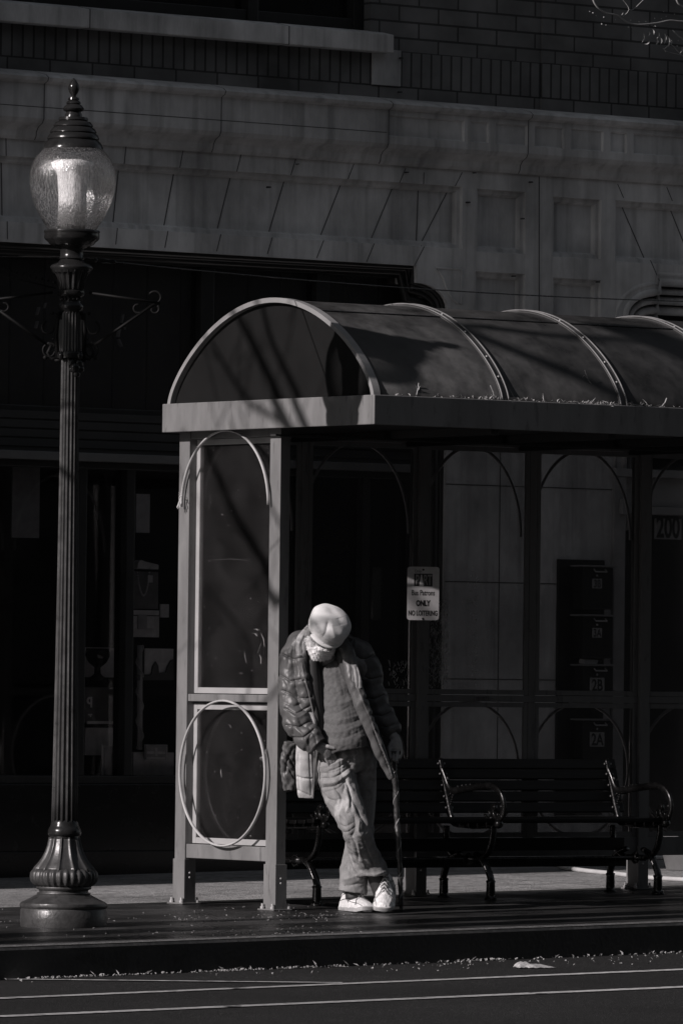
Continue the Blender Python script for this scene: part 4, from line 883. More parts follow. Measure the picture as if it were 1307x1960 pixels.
# ------------------------------------------------------------------ things in the shop window
def item(name, px0, py0, px1, py1, m_, lab, cat, dy=.35, th=.012, group=None):
    y = YB+dy; A = onY(px0, py0, y); B_ = onY(px1, py1, y); b = MB(); b.box(A[0], B_[0], y, y+th, B_[2], A[2]); return tag(b.build(name, m_, bevel=.002), lab, cat, group)
gy = lambda v: mat('grey_%d' % int(v*1000), min(.85, v*4.5), .8, var=.2, scale=14)
item('hanging_poster', 25, 893, 76, 1030, gy(.10), 'dark hanging sheet behind the glass at the far left', 'poster')
item('paper_notice', 262, 945, 287, 1020, gy(.5), 'blank pale notice hung high in the shop window beside the mullion', 'notice', .25)
R_ = thing('picture_frame', onY(225, 1475, YB+.30), 'large framed print leaning at the bottom of the window', 'picture frame')
def inframe(r, name, px0, py0, px1, py1, dy, m_):
    y = YB+dy; A = onY(px0, py0, y); B_ = onY(px1, py1, y); b = MB(); b.box(A[0], B_[0], y, y+.01, B_[2], A[2]); b.build(name, m_, r, bevel=.001)
inframe(R_, 'frame', 196, 1427, 243, 1487, .30, gy(.42)); inframe(R_, 'print', 201, 1433, 240, 1483, .289, gy(.26)); inframe(R_, 'picture_patch', 212, 1446, 224, 1458, .285, gy(.5)); inframe(R_, 'picture_patch', 226, 1444, 236, 1454, .285, gy(.34))
R_ = thing('picture_frame', onY(298, 1455, YB+.28), 'small framed photograph of a fountain at the bottom right of the window', 'picture frame')
inframe(R_, 'frame', 278, 1425, 321, 1456, .29, gy(.45)); inframe(R_, 'print', 280, 1427, 319, 1454, .279, gy(.12)); inframe(R_, 'picture_patch', 282, 1438, 317, 1443, .275, gy(.3)); inframe(R_, 'picture_patch', 297, 1431, 302, 1447, .273, gy(.4)); inframe(R_, 'picture_patch', 282, 1449, 317, 1453, .275, gy(.25))
item('display_box', 256, 1440, 333, 1486, gy(.17), 'plain grey box under the small framed photograph', 'box', .34, .2)
item('display_box', 164, 1393, 240, 1446, gy(.20), 'ribbed grey box behind the large framed print', 'box', .45, .2)
R_ = thing('shelf_cloth', onY(265, 1220, YB+.34), 'grey cloth-covered shelf with pale trim below the necklace stand', 'shelf')
inframe(R_, 'cloth', 223, 1178, 305, 1220, .34, gy(.16)); inframe(R_, 'trim', 222, 1167, 305, 1178, .325, gy(.38)); inframe(R_, 'pale_panel', 234, 1179, 296, 1203, .328, gy(.32)); inframe(R_, 'pocket', 265, 1177, 282, 1204, .315, gy(.12))
item('price_card', 308, 1156, 324, 1182, gy(.2), 'small grey card standing right of the cloth shelf', 'card')
item('skyline_print', 164, 1239, 241, 1297, gy(.16), 'grey print behind the goblet in the shop window', 'print', .5)
R_ = thing('city_print', onY(300, 1300, YB+.36), 'grey print of a domed skyline near the end of the window', 'print')
inframe(R_, 'sheet', 278, 1241, 332, 1296, .36, gy(.24))
y = YB+.345; b = MB(); b.prism([onY(px, py, y) for px, py in ((262, 1292), (287, 1291), (291, 1290), (293, 1275), (299, 1266), (304, 1275), (305, 1288), (318, 1287), (322, 1275), (328, 1264), (333, 1262), (333, 1302), (262, 1302))], (0, .01, 0)); b.build('skyline', gy(.03), R_)
R_ = thing('lettered_box', onY(190, 1375, YB+.34), 'dark box with a pale letter q on its front in the shop window', 'box')
inframe(R_, 'box_front', 163, 1315, 236, 1384, .34, gy(.035)); inframe(R_, 'pale_strip', 168, 1380, 232, 1386, .325, gy(.22))
P = onY(173, 1347, YB+.33); T = lambda u, v, w_: (P[0]+u, YB+.335-w_, P[2]+v); text_mesh('t', 'q', .085, None, T, bold=.003).build('lettering', gy(.35), R_)
P = onY(174, 1372, YB+.33); T = lambda u, v, w_: (P[0]+u, YB+.335-w_, P[2]+v); text_mesh('t', 'ar', .035, None, T, bold=.002).build('lettering', gy(.3), R_)
# necklace display with its string of beads
R_ = thing('necklace_stand', onY(272, 1167, YB+.33), 'tall dark jewellery stand with a draped top in the shop window', 'stand')
inframe(R_, 'stand_body', 230, 1093, 303, 1166, .34, gy(.055))
y = YB+.31; b = MB(); b.prism([onY(px, py, y) for px, py in ((264, 1085), (266, 1075), (272, 1072), (279, 1075), (304, 1081), (304, 1090), (280, 1089), (266, 1088))], (0, .06, 0)); b.build('drape', gy(.42), R_)
b = MB(); y = YB+.30
for k in range(34):
    a = k/33*math.pi; b.ball(onY(275-12*math.cos(a)+2*math.sin(2*a), 1088+52*math.sin(a)**.8, y), .006, 5)
tag(b.build('bead_necklace', mat('pale_beads', .7, .3)), 'string of pale beads hanging on the jewellery stand', 'necklace')
item('price_tag', 284, 1101, 293, 1115, gy(.5), 'small pale price tag on the bead necklace', 'tag', .29, .004)
b = MB(); y = YB+.36
for k in range(8): A = onY(240-4.5+k*-.6, 1048+k*5.6, y); B_ = onY(240+4.5+k*.5, 1052+k*5.6, y); b.box(A[0], B_[0], y, y+.03, B_[2], A[2])
tag(b.build('striped_obelisk', gy(.25)), 'small striped obelisk ornament left of the mullion', 'ornament')
y = YB+.33; c_ = onY(187, 1300, y); b = MB(); zz = lambda py: onY(187, py, y)[2]
b.lathe((c_[0], y, 0), [(.06, zz(1303)), (.055, zz(1299)), (.02, zz(1290)), (.018, zz(1278)), (.055, zz(1268)), (.075, zz(1255)), (.07, zz(1241)), (.06, zz(1241)), (.06, zz(1252))], 20); tag(b.build('goblet', mat('dark_glass_bowl', .03, .12), smooth=True), 'dark glass goblet standing left of the mullion', 'goblet')
c_ = onY(268, 1430, YB+.36); b = MB(); b.tube([onY(268, 1235, YB+.36), onY(268, 1435, YB+.36)], .018, 10)
pts = [onY(268, py, YB+.36)+np.array([.02*math.cos(py/9.), .02*math.sin(py/9.), 0]) for py in range(1235, 1436, 3)]; b.tube(pts, .006, 6); tag(b.build('twisted_column', gy(.13), smooth=True), 'twisted grey column standing right of the mullion', 'column')
# curved white shapes built in place of lamp reflections in the transom glass
b = MB()
for (a, bq, r) in (((236, 602), (233, 618), .014), ((229, 628), (226, 645), .018), ((227, 650), (233, 664), .018), ((239, 626), (240, 631), .01)): b.tube([onY(*a, YB+.34), onY(*bq, YB+.34)], r, 7, flat=.4)
for (a, bq, r) in (((88, 580), (85, 590), .012), ((75, 588), (71, 602), .016), ((72, 615), (69, 628), .016)): b.tube([onY(*a, YB+.34), onY(*bq, YB+.34)], r, 7, flat=.4)
tag(b.build('reflection_shape', gy(.4), smooth=True), 'pale curved shapes standing in for reflections in the transom glass', 'ornament')
# ------------------------------------------------------------------ the man leaning at the corner post, head bowed
SP = .00278; DREF = float((gnd(700, 1745)-CAM) @ FWD)
def MP(px, py, w_=0.): return CAM+ray(px, py)*(DREF-w_*SP)
PN = thing('person', MP(697, 1748), 'man with bowed head in pale flat cap, padded jacket and jeans leaning at shelter post', 'person')
def ell(b, c, r, rot=None, n=10, m_=16, HB=None):
    """ellipsoid in px space; rot = 3x3 basis rows"""
    V = []
    for i in range(n+1):
        t = math.pi*i/n
        for k in range(m_):
            a = 2*math.pi*k/m_; p = np.array([math.sin(t)*math.cos(a)*r[0], math.sin(t)*math.sin(a)*r[1], math.cos(t)*r[2]])
            if rot is not None: p = rot.T @ p
            q_ = np.array(c)+p; V.append(MP(*q_))
    b.add(V, [(i*m_+k, i*m_+(k+1) % m_, (i+1)*m_+(k+1) % m_, (i+1)*m_+k) for i in range(n) for k in range(m_)])
def limb(b, S, n=18, dens=7, mod=None):
    """S: (px,py,w,r_across,r_depth) key sections; a closed tapering tube through them"""
    K = catmull([tuple(s) for s in S], dens); m_ = len(K); V = []
    for i, s in enumerate(K):
        t = _n(K[min(i+1, m_-1)][:3]-K[max(i-1, 0)][:3]); vz = np.array([0, 0, 1.]); vz = vz-(vz@t)*t
        vz = _n(vz) if np.linalg.norm(vz) > .1 else np.array([0, 1., 0]); vx = np.cross(t, vz)
        g = 1 if mod is None else mod(i/(m_-1))
        for k in range(n):
            a = 2*math.pi*k/n; V.append(MP(*(s[:3]+vx*math.cos(a)*s[3]*g+vz*math.sin(a)*s[4]*g)))
    c0 = len(V); V += [MP(*K[0][:3]), MP(*K[-1][:3])]
    b.add(V, [(i*n+k, i*n+(k+1) % n, (i+1)*n+(k+1) % n, (i+1)*n+k) for i in range(m_-1) for k in range(n)]+[(c0, (k+1) % n, k) for k in range(n)]+[(c0+1, (m_-1)*n+k, (m_-1)*n+(k+1) % n) for k in range(n)])
def cap_(b, p, q, r0, r1=None, HB=None):
    r1 = r0 if r1 is None else r1; p = np.array(p, float); q = np.array(q, float)
    if HB: p = HB(p); q = HB(q)
    d = _n(q-p) if np.linalg.norm(q-p) > 0 else np.array([0, 1., 0])
    S = [(*(p-d*r0*.85), r0*.5, r0*.5), (*(p-d*r0*.4), r0*.92, r0*.92), (*p, r0, r0), (*q, r1, r1), (*(q+d*r1*.4), r1*.92, r1*.92), (*(q+d*r1*.85), r1*.5, r1*.5)]
    limb(b, S, 12, 3)
def wav(P, seed, freq, n=10):
    r_ = np.random.RandomState(seed); o = np.zeros(len(P))
    for i in range(n):
        d = r_.normal(size=3); d /= np.linalg.norm(d); f = freq*r_.uniform(.6, 1.9); o += np.sin(P@d*f+r_.uniform(0, 6.28)+1.3*np.sin(P@r_.normal(size=3)*freq*.35))/math.sqrt(n)
    return o
def sculpt(name, b, voxel, sm, mats, parent, strokes=(), noise=(), extra=None):
    me = bpy.data.meshes.new('tmp'); me.from_pydata(b.v, [], b.f); bm = bmesh.new(); bm.from_mesh(me); bmesh.ops.recalc_face_normals(bm, faces=bm.faces); bm.to_mesh(me); bm.free()
    ob = bpy.data.objects.new('tmp', me); C.objects.link(ob)
    r_ = ob.modifiers.new('r', 'REMESH'); r_.mode = 'VOXEL'; r_.voxel_size = voxel
    s_ = ob.modifiers.new('s', 'SMOOTH'); s_.factor = .6; s_.iterations = sm
    bpy.context.view_layer.update(); ev = ob.evaluated_get(bpy.context.evaluated_depsgraph_get()); m2 = bpy.data.meshes.new_from_object(ev)
    bpy.data.objects.remove(ob)
    n = len(m2.vertices); V = np.empty(n*3); m2.vertices.foreach_get('co', V); V = V.reshape(-1, 3); Nn = np.array([v.normal[:] for v in m2.vertices])
    Q = (V-CAM) @ MC; pxs = 653.5+FPX*Q[:, 0]/Q[:, 2]; pys = 980+FPX*Q[:, 1]/Q[:, 2]
    face = np.clip(-(Nn @ FWD)*1.6+.1, 0, 1); D = np.zeros(n)
    for (pts, wd, dp) in strokes:
        best = np.full(n, 1e9); P_ = np.array(catmull([(x, y, 0) for x, y in pts], 4))[:, :2]; tt = np.zeros(n)
        for i in range(len(P_)-1):
            a, c_ = P_[i], P_[i+1]; ab = c_-a; L2 = ab@ab+1e-9
            t = np.clip(((pxs-a[0])*ab[0]+(pys-a[1])*ab[1])/L2, 0, 1); d = np.hypot(pxs-a[0]-t*ab[0], pys-a[1]-t*ab[1]); up = d < best; best = np.where(up, d, best); tt = np.where(up, (i+t)/(len(P_)-1), tt)
        D += dp*1.15*np.exp(-(best/wd)**1.35)*face*np.clip(np.sin(np.pi*np.clip(tt*.86+.07, 0, 1))*2.2, 0, 1)
    for (seed, fr, am) in noise: D += am*wav(V, seed, fr)
    if extra is not None: D += extra(pxs, pys, V, Nn)
    V = V+Nn*(D*SP)[:, None]; m2.vertices.foreach_set('co', (V-np.array(ORG[parent])).ravel()); m2.update()
    m2.polygons.foreach_set('use_smooth', [True]*len(m2.polygons)); m2.materials.clear()
    for m in (mats if isinstance(mats, (list, tuple)) else [mats]): m2.materials.append(m)
    m2.name = name; o = bpy.data.objects.new(name, m2); C.objects.link(o); o.parent = parent; ORG[o] = ORG[parent]
    return o
M['skin'] = mat('brown_skin', .26, .5, var=.15, scale=60, bump=.3, bscale=160)
M['beard'] = mat('white_beard', .86, .8, var=.12, scale=150)
M['cap'] = mat('pale_cap_cloth', .72, .8, var=.07, scale=30, bump=.25, bscale=500, sheen=.2)
M['jacket'] = mat('dark_padded_nylon', .09, .46, var=.18, scale=10, bump=.12, bscale=80)
M['jacket_light'] = mat('pale_padded_panel', .42, .5, var=.15, scale=14, bump=.15, bscale=70)
M['lining'] = mat('jacket_lining', .03, .6)
M['lining_pale'] = mat('silvery_lining', .32, .38, var=.15, scale=30)
M['shirt'] = mat('grey_knit_shirt', .105, .9, var=.2, scale=60, bump=.25, bscale=420)
M['denim'] = mat('faded_denim', .235, .85, var=.30, scale=16, bump=.4, bscale=420, stretch=(1, 1, .5), spots=9, spotcol=.42)
M['shoe'] = mat('white_leather_trainer', .66, .45, var=.22, scale=45, bump=.3, bscale=90)
M['tongue'] = mat('dark_tongue_mesh', .09, .8)
M['sole'] = mat('trainer_sole', .34, .6, var=.2, scale=50)

# head frame: crown tips towards the viewer, face looks down and a little to the right
UPH = _n(np.array([.34, -.60, .72])); FWH = np.array([.31, .80, .51]); FWH = _n(FWH-(FWH@UPH)*UPH); SDH = np.cross(UPH, FWH)
HC = np.array([621, 1204, 56.])
def HB(p): return HC+SDH*p[0]+FWH*p[1]+UPH*p[2]
HR = np.array([SDH, FWH, UPH])
b = MB()
def he(c_, r_): ell(b, HB(c_), r_, HR, 12, 20)
he((0, -3, 3), (26, 32, 29)); he((0, 12, -15), (20, 22, 24)); cap_(b, (0, 33, 4), (0, 40, -9), 3.2, 5.5, HB); cap_(b, (-4, 37, -10), (4, 37, -10), 3.5, 3.5, HB)
cap_(b, (-15, 28, 10), (-5, 32, 8), 4.5, 4, HB); cap_(b, (5, 32, 8), (15, 28, 10), 4, 4.5, HB); he((-13, 25, -7), (9, 8, 9)); he((13, 25, -7), (9, 8, 9)); he((-11, 28, 2), (5.5, 4.5, 4)); he((11, 28, 2), (5.5, 4.5, 4))
cap_(b, (-8, 32, -20), (8, 32, -20), 2.6, 2.6, HB); cap_(b, (-7, 31, -24), (7, 31, -24), 2.8, 2.8, HB); he((0, 27, -33), (9, 8, 7))
for s_ in (-1, 1):
    he((s_*29, -4, -11), (3.5, 10, 13)); cap_(b, (s_*32, -10, -2), (s_*33, -12, -12), 2.4, 2.4, HB); cap_(b, (s_*31, -2, -21), (s_*30, 0, -22), 3.5, 3, HB)
limb(b, [(*HB((0, -6, -12)), 19, 19), (622, 1240, 20, 20, 20), (628, 1270, -2, 24, 24)])
# trunk, arms, legs under the clothes
limb(b, [(628, 1262, -8, 30, 24), (632, 1285, -8, 50, 34), (640, 1330, -5, 46, 34), (652, 1385, -4, 42, 34), (660, 1430, -5, 48, 36), (662, 1462, -5, 44, 32)])
limb(b, [(590, 1250, -4, 20, 20), (570, 1262, 2, 18, 18), (560, 1310, 8, 15, 15), (566, 1368, 20, 14, 14), (590, 1408, 38, 12, 11), (608, 1426, 50, 9, 8)])
limb(b, [(672, 1262, -10, 20, 18), (694, 1275, -22, 18, 18), (712, 1320, -30, 15, 15), (730, 1370, -22, 13, 13), (748, 1402, -8, 10, 9), (756, 1412, -2, 8, 7)])
limb(b, [(645, 1455, 0, 30, 28), (655, 1515, 16, 27, 26), (672, 1560, 38, 22, 22), (684, 1592, 48, 19, 19), (700, 1640, 18, 15, 15), (722, 1690, 0, 11, 11), (735, 1722, -4, 11, 12)])
limb(b, [(692, 1455, -16, 28, 24), (696, 1520, -32, 24, 22), (694, 1590, -34, 19, 18), (684, 1640, -24, 16, 16), (676, 1695, -14, 11, 11), (674, 1725, -12, 11, 12)])
# hand on the stick (right of the picture)
HZ = -20
limb(b, [(755, 1408, 16+HZ, 8, 7), (758, 1418, 19+HZ, 10, 7), (759, 1428, 22+HZ, 11, 7), (758, 1435, 24+HZ, 10, 6)])
for (x0, y0, x1, y1, x2, y2, x3, y3, r) in ((750, 1431, 746, 1441, 747, 1449, 752, 1452, 2.7), (756, 1434, 753.5, 1446, 753.5, 1455, 757, 1458, 2.8), (762, 1434, 761, 1446, 760, 1456, 761, 1460, 2.6), (768, 1430, 768.5, 1441, 767, 1450, 765, 1454, 2.3)):
    cap_(b, (x0, y0, 25+HZ), (x1, y1, 33+HZ), r, r*.95); cap_(b, (x1, y1, 33+HZ), (x2, y2, 36+HZ), r*.95, r*.9); cap_(b, (x2, y2, 36+HZ), (x3, y3, 30+HZ), r*.88, r*.75)
cap_(b, (750, 1420, 22+HZ), (744, 1431, 26+HZ), 4, 3.6); cap_(b, (744, 1431, 26+HZ), (746, 1441, 29+HZ), 3.6, 3)
# hand in the trouser pocket: palm goes in, thumb stays out
limb(b, [(606, 1426, 50, 9, 8), (620, 1434, 52, 11, 8), (632, 1444, 46, 12, 7)])
for (x, y) in ((634, 1452), (639, 1449), (643, 1445), (628, 1454)): cap_(b, (x-6, y-6, 46), (x, y+6, 42), 3.6, 3.2); cap_(b, (x, y+6, 42), (x+2, y+15, 38), 3.2, 2.8)
cap_(b, (618, 1427, 56), (629, 1429, 60), 4.2, 4); cap_(b, (629, 1429, 60), (640, 1432, 60), 4, 3.4)
sculpt('body', b, .0036, 3, M['skin'], PN, [([(612, 1232), (620, 1240), (630, 1241)], 3, -2), ([(594, 1212), (599, 1222), (601, 1230)], 2, -3)])
b = MB()
for s_ in (-1, 1): ell(b, HB((s_*11, 31.5, 1.5)), (4.2, 3.2, 2.6), HR, 8, 12)
b.build('eye', mat('dark_eye', .05, .15), PN, smooth=True)
# spectacles in the shade of the brim
b = MB()
for s_ in (-1, 1): b.tube([MP(*HB((s_*11+9*math.cos(t), 37, 1+7*math.sin(t)))) for t in np.linspace(0, 6.28, 20)], .0016, 5)
b.tube([MP(*HB((-20, 36, 3))), MP(*HB((-28, 10, 4))), MP(*HB((-29, -6, 4)))], .0016, 5); b.tube([MP(*HB((-2, 38, 2))), MP(*HB((2, 38, 2)))], .0016, 5)
b.build('spectacles', M['ring'], PN, smooth=True)
# beard: soft mass along the jaw plus many fine tufts
b = MB()
def hcap(p, q, r0, r1): cap_(b, p, q, r0, r1, HB)
for s_ in (-1, 1):
    hcap((s_*26, -2, -10), (s_*24, 8, -24), 5, 9); hcap((s_*24, 8, -24), (s_*14, 22, -34), 10, 12); hcap((s_*12, 30, -22), (s_*16, 24, -28), 4, 8)
    hcap((s_*2, 35, -19), (s_*10, 31, -22), 3, 4)
hcap((-12, 24, -34), (12, 24, -34), 13, 13); hcap((-9, 28, -40), (9, 28, -40), 10, 10); hcap((0, 31, -43), (0, 34, -46), 9, 7); hcap((-22, 16, -32), (-12, 30, -44), 9, 9); hcap((22, 16, -32), (12, 30, -44), 9, 9)
bd = sculpt('beard', b, .0032, 2, M['beard'], PN, noise=[(3, 260, .7), (4, 620, .25)])
rs = random.Random(11); b = MB(); me = bd.data; idx = [rs.randrange(len(me.vertices)) for _ in range(4200)]
for i in idx:
    v = me.vertices[i]; p = np.array(v.co)+np.array(ORG[PN]); n_ = np.array(v.normal); dn = -UPV*-0; d = _n(n_*.7+np.array([rs.gauss(0, .25), rs.gauss(0, .25), -.55+rs.gauss(0, .25)])); L_ = rs.uniform(.004, .012)
    s_ = _n(np.cross(d, FWD+.01))*.0007; b.add([p-s_, p+s_, p+d*L_], [(0, 1, 2)])
b.build('beard_hair', M['beard'], bd)
# flat cap
b = MB(); V = []; nA, nB = 64, 26
def capshape(t, a):
    """t 0 top .. 1 rim, a = azimuth in the head frame (pi/2 = forward)"""
    ca, sa = math.cos(a), math.sin(a); fr_ = max(0, sa)
    R0 = 37 if ca > 0 else 45; R1 = 44 if sa < 0 else 43
    rr = math.sin(t*math.pi/2*1.12)**.86; z = 9+33*math.cos(min(1, t)*math.pi/2)**.75*(1-.0*fr_)
    z += -4*fr_*t; x = R0*ca*rr; y = R1*sa*rr+2
    if t > .82: k = (t-.82)/.18; x *= 1-.07*k; y *= 1-.04*k; z -= 7*k
    return (x, y, z)
for i in range(nB+1):
    for k in range(nA): V.append(MP(*HB(capshape(i/nB+1e-3, 2*math.pi*k/nA))))
V.append(MP(*HB((0, 2, 5))))
b.add(V, [(i*nA+k, i*nA+(k+1) % nA, (i+1)*nA+(k+1) % nA, (i+1)*nA+k) for i in range(nB) for k in range(nA)]+[(len(V)-1, nB*nA+(k+1) % nA, nB*nA+k) for k in range(nA)])
cp = sculpt('cap', b, .0032, 6, M['cap'], PN,
    [([(628, 1190), (626, 1200), (623, 1211), (618, 1219)], 3.6, -2.1), ([(635, 1194), (637, 1208), (641, 1222)], 6, 1.3), ([(648, 1182), (653, 1198)], 8, -1.2),
     ([(606, 1208), (613, 1217), (624, 1226), (638, 1231), (652, 1228), (664, 1219)], 1.3, -1.1), ([(604, 1190), (612, 1204), (616, 1212)], 4, -1.0)], noise=[(5, 45, .8)])
b = MB(); V = []
for j, (rr, zz) in enumerate(((.86, 8), (1.0, 5.5), (1.045, 4), (1.045, 2), (1.0, 3), (.86, 5))):
    for k in range(33): a = math.radians(18)+k/32*math.radians(144); V.append(MP(*HB((41*math.cos(a)*rr*.93, 44.5*math.sin(a)*rr+1, zz-3.0*math.sin(a)**2+1))))
b.add(V, [(j*33+k, j*33+k+1, ((j+1) % 6)*33+k+1, ((j+1) % 6)*33+k) for j in range(6) for k in range(32)]); b.build('brim', M['cap'], cp, smooth=True)

# shirt
b = MB(); limb(b, [(624, 1244, 4, 21, 18), (624, 1256, 4, 25, 20), (634, 1274, 0, 38, 30), (644, 1310, 6, 40, 36), (651, 1350, 12, 42, 40), (657, 1385, 18, 45, 44), (662, 1412, 20, 48, 47), (664, 1432, 18, 49, 46), (665, 1436, 18, 46, 43)], 40)
sculpt('shirt', b, .004, 4, M['shirt'], PN,
    [([(606, 1345), (630, 1352), (660, 1345), (676, 1336)], 5, 1.39), ([(612, 1358), (640, 1366), (668, 1352)], 4, -1.30), ([(612, 1382), (640, 1388), (672, 1383), (698, 1372)], 4, -1.30), ([(614, 1372), (645, 1379), (690, 1368)], 5, 1.08),
     ([(614, 1398), (645, 1402), (680, 1392), (704, 1382)], 4, 1.30), ([(618, 1408), (650, 1414), (690, 1400)], 3.5, -1.08), ([(612, 1412), (628, 1420), (655, 1425)], 5, 1.30), ([(600, 1262), (612, 1280), (616, 1300)], 4, -1.08),
     ([(618, 1310), (626, 1340), (624, 1362)], 4, -0.87), ([(650, 1290), (656, 1320), (662, 1345)], 5, -0.87), ([(676, 1400), (690, 1410), (704, 1404)], 4, 1.08), ([(616, 1264), (630, 1272), (650, 1268)], 3, 0.65)], noise=[(7, 45, 1.3), (8, 150, .35)])
# jeans
b = MB()
limb(b, [(661, 1424, -2, 47, 38), (661, 1440, 0, 53, 40), (662, 1458, -2, 54, 38), (668, 1474, -8, 44, 32)], 36)
limb(b, [(642, 1446, 4, 36, 36), (644, 1480, 10, 37, 36), (654, 1520, 18, 35, 34), (669, 1556, 42, 31, 31), (682, 1588, 54, 28, 28), (692, 1622, 34, 28, 26), (701, 1648, 14, 31, 27), (709, 1666, 6, 33, 30), (710, 1675, 5, 34, 31)], 32)
limb(b, [(690, 1446, -12, 31, 30), (691, 1500, -28, 28, 26), (690, 1550, -36, 25, 24), (690, 1595, -36, 25, 23), (682, 1635, -26, 25, 24), (677, 1670, -9, 26, 27), (676, 1700, -9, 27, 29), (675, 1708, -9, 27, 29)], 32)
jn = sculpt('jeans', b, .0035, 4, M['denim'], PN,
    [([(612, 1490), (640, 1488), (672, 1466)], 2.2, -2.6), ([(616, 1508), (642, 1504), (664, 1488)], 2.2, -2.4), ([(628, 1476), (650, 1468), (670, 1450)], 2, -2), ([(640, 1508), (652, 1524), (648, 1548)], 2.2, -2.8), ([(660, 1490), (670, 1516), (672, 1545)], 2.4, -3), ([(626, 1528), (640, 1532), (656, 1524)], 2, -2), ([(684, 1548), (696, 1570), (700, 1596)], 2.4, -2.6), ([(672, 1600), (682, 1622), (686, 1648)], 2.4, -2.4), ([(694, 1606), (704, 1630), (716, 1656)], 2.4, -2.4), ([(664, 1620), (670, 1644), (672, 1664)], 2, -2),
    ([(610, 1468), (640, 1462), (668, 1446)], 4, 2.02), ([(612, 1480), (645, 1476), (676, 1456)], 4, -2.16), ([(618, 1500), (645, 1496), (668, 1478)], 4, 1.87), ([(622, 1516), (648, 1508), (662, 1492)], 3.5, -2.45), ([(652, 1478), (660, 1500), (655, 1520)], 3, -2.16),
     ([(634, 1530), (646, 1542), (648, 1560)], 4, -2.16), ([(662, 1512), (668, 1534), (664, 1556)], 4, 2.16), ([(672, 1520), (682, 1545), (692, 1566)], 4, -2.16), ([(650, 1556), (664, 1570), (668, 1592)], 4, 2.16), ([(650, 1578), (662, 1582), (676, 1574)], 2.2, -1.6), ([(655, 1592), (666, 1592), (680, 1582)], 2.2, -1.6),
     ([(678, 1560), (680, 1585), (672, 1602)], 3.5, -2.16), ([(688, 1570), (686, 1590), (694, 1602)], 3, 2.16), ([(668, 1610), (674, 1640), (684, 1660)], 4, -2.16), ([(684, 1612), (690, 1640), (700, 1664)], 4, 1.73), ([(706, 1616), (716, 1640), (726, 1662)], 4, -1.44), ([(660, 1650), (668, 1668), (684, 1676)], 4, -2.16), ([(658, 1684), (672, 1680), (690, 1672)], 4, 2.16), ([(656, 1696), (674, 1694), (694, 1688)], 3.2, -2.45),
     ([(700, 1455), (704, 1500), (702, 1550)], 5, -1.15), ([(606, 1448), (622, 1456), (640, 1450)], 5, -3.60), ([(648, 1440), (652, 1470), (650, 1490)], 1.6, -1.01), ([(690, 1668), (712, 1676), (736, 1668)], 2.5, 1.30)], noise=[(12, 60, 1.0), (14, 90, .6), (13, 170, .25)])
b = MB()
for k in range(22):
    t = k/21; p = (668-9*t-3*math.sin(t*3), 1636+68*t); b.ball(MP(p[0], p[1], 12-2*t), .0018, 4)
b.tube([MP(682-2*t+3*math.sin(t*6), 1436+18*t, 40+4*t) for t in np.linspace(0, 1, 8)], .0022, 5)
b.build('stitching', M['lining_pale'], jn)
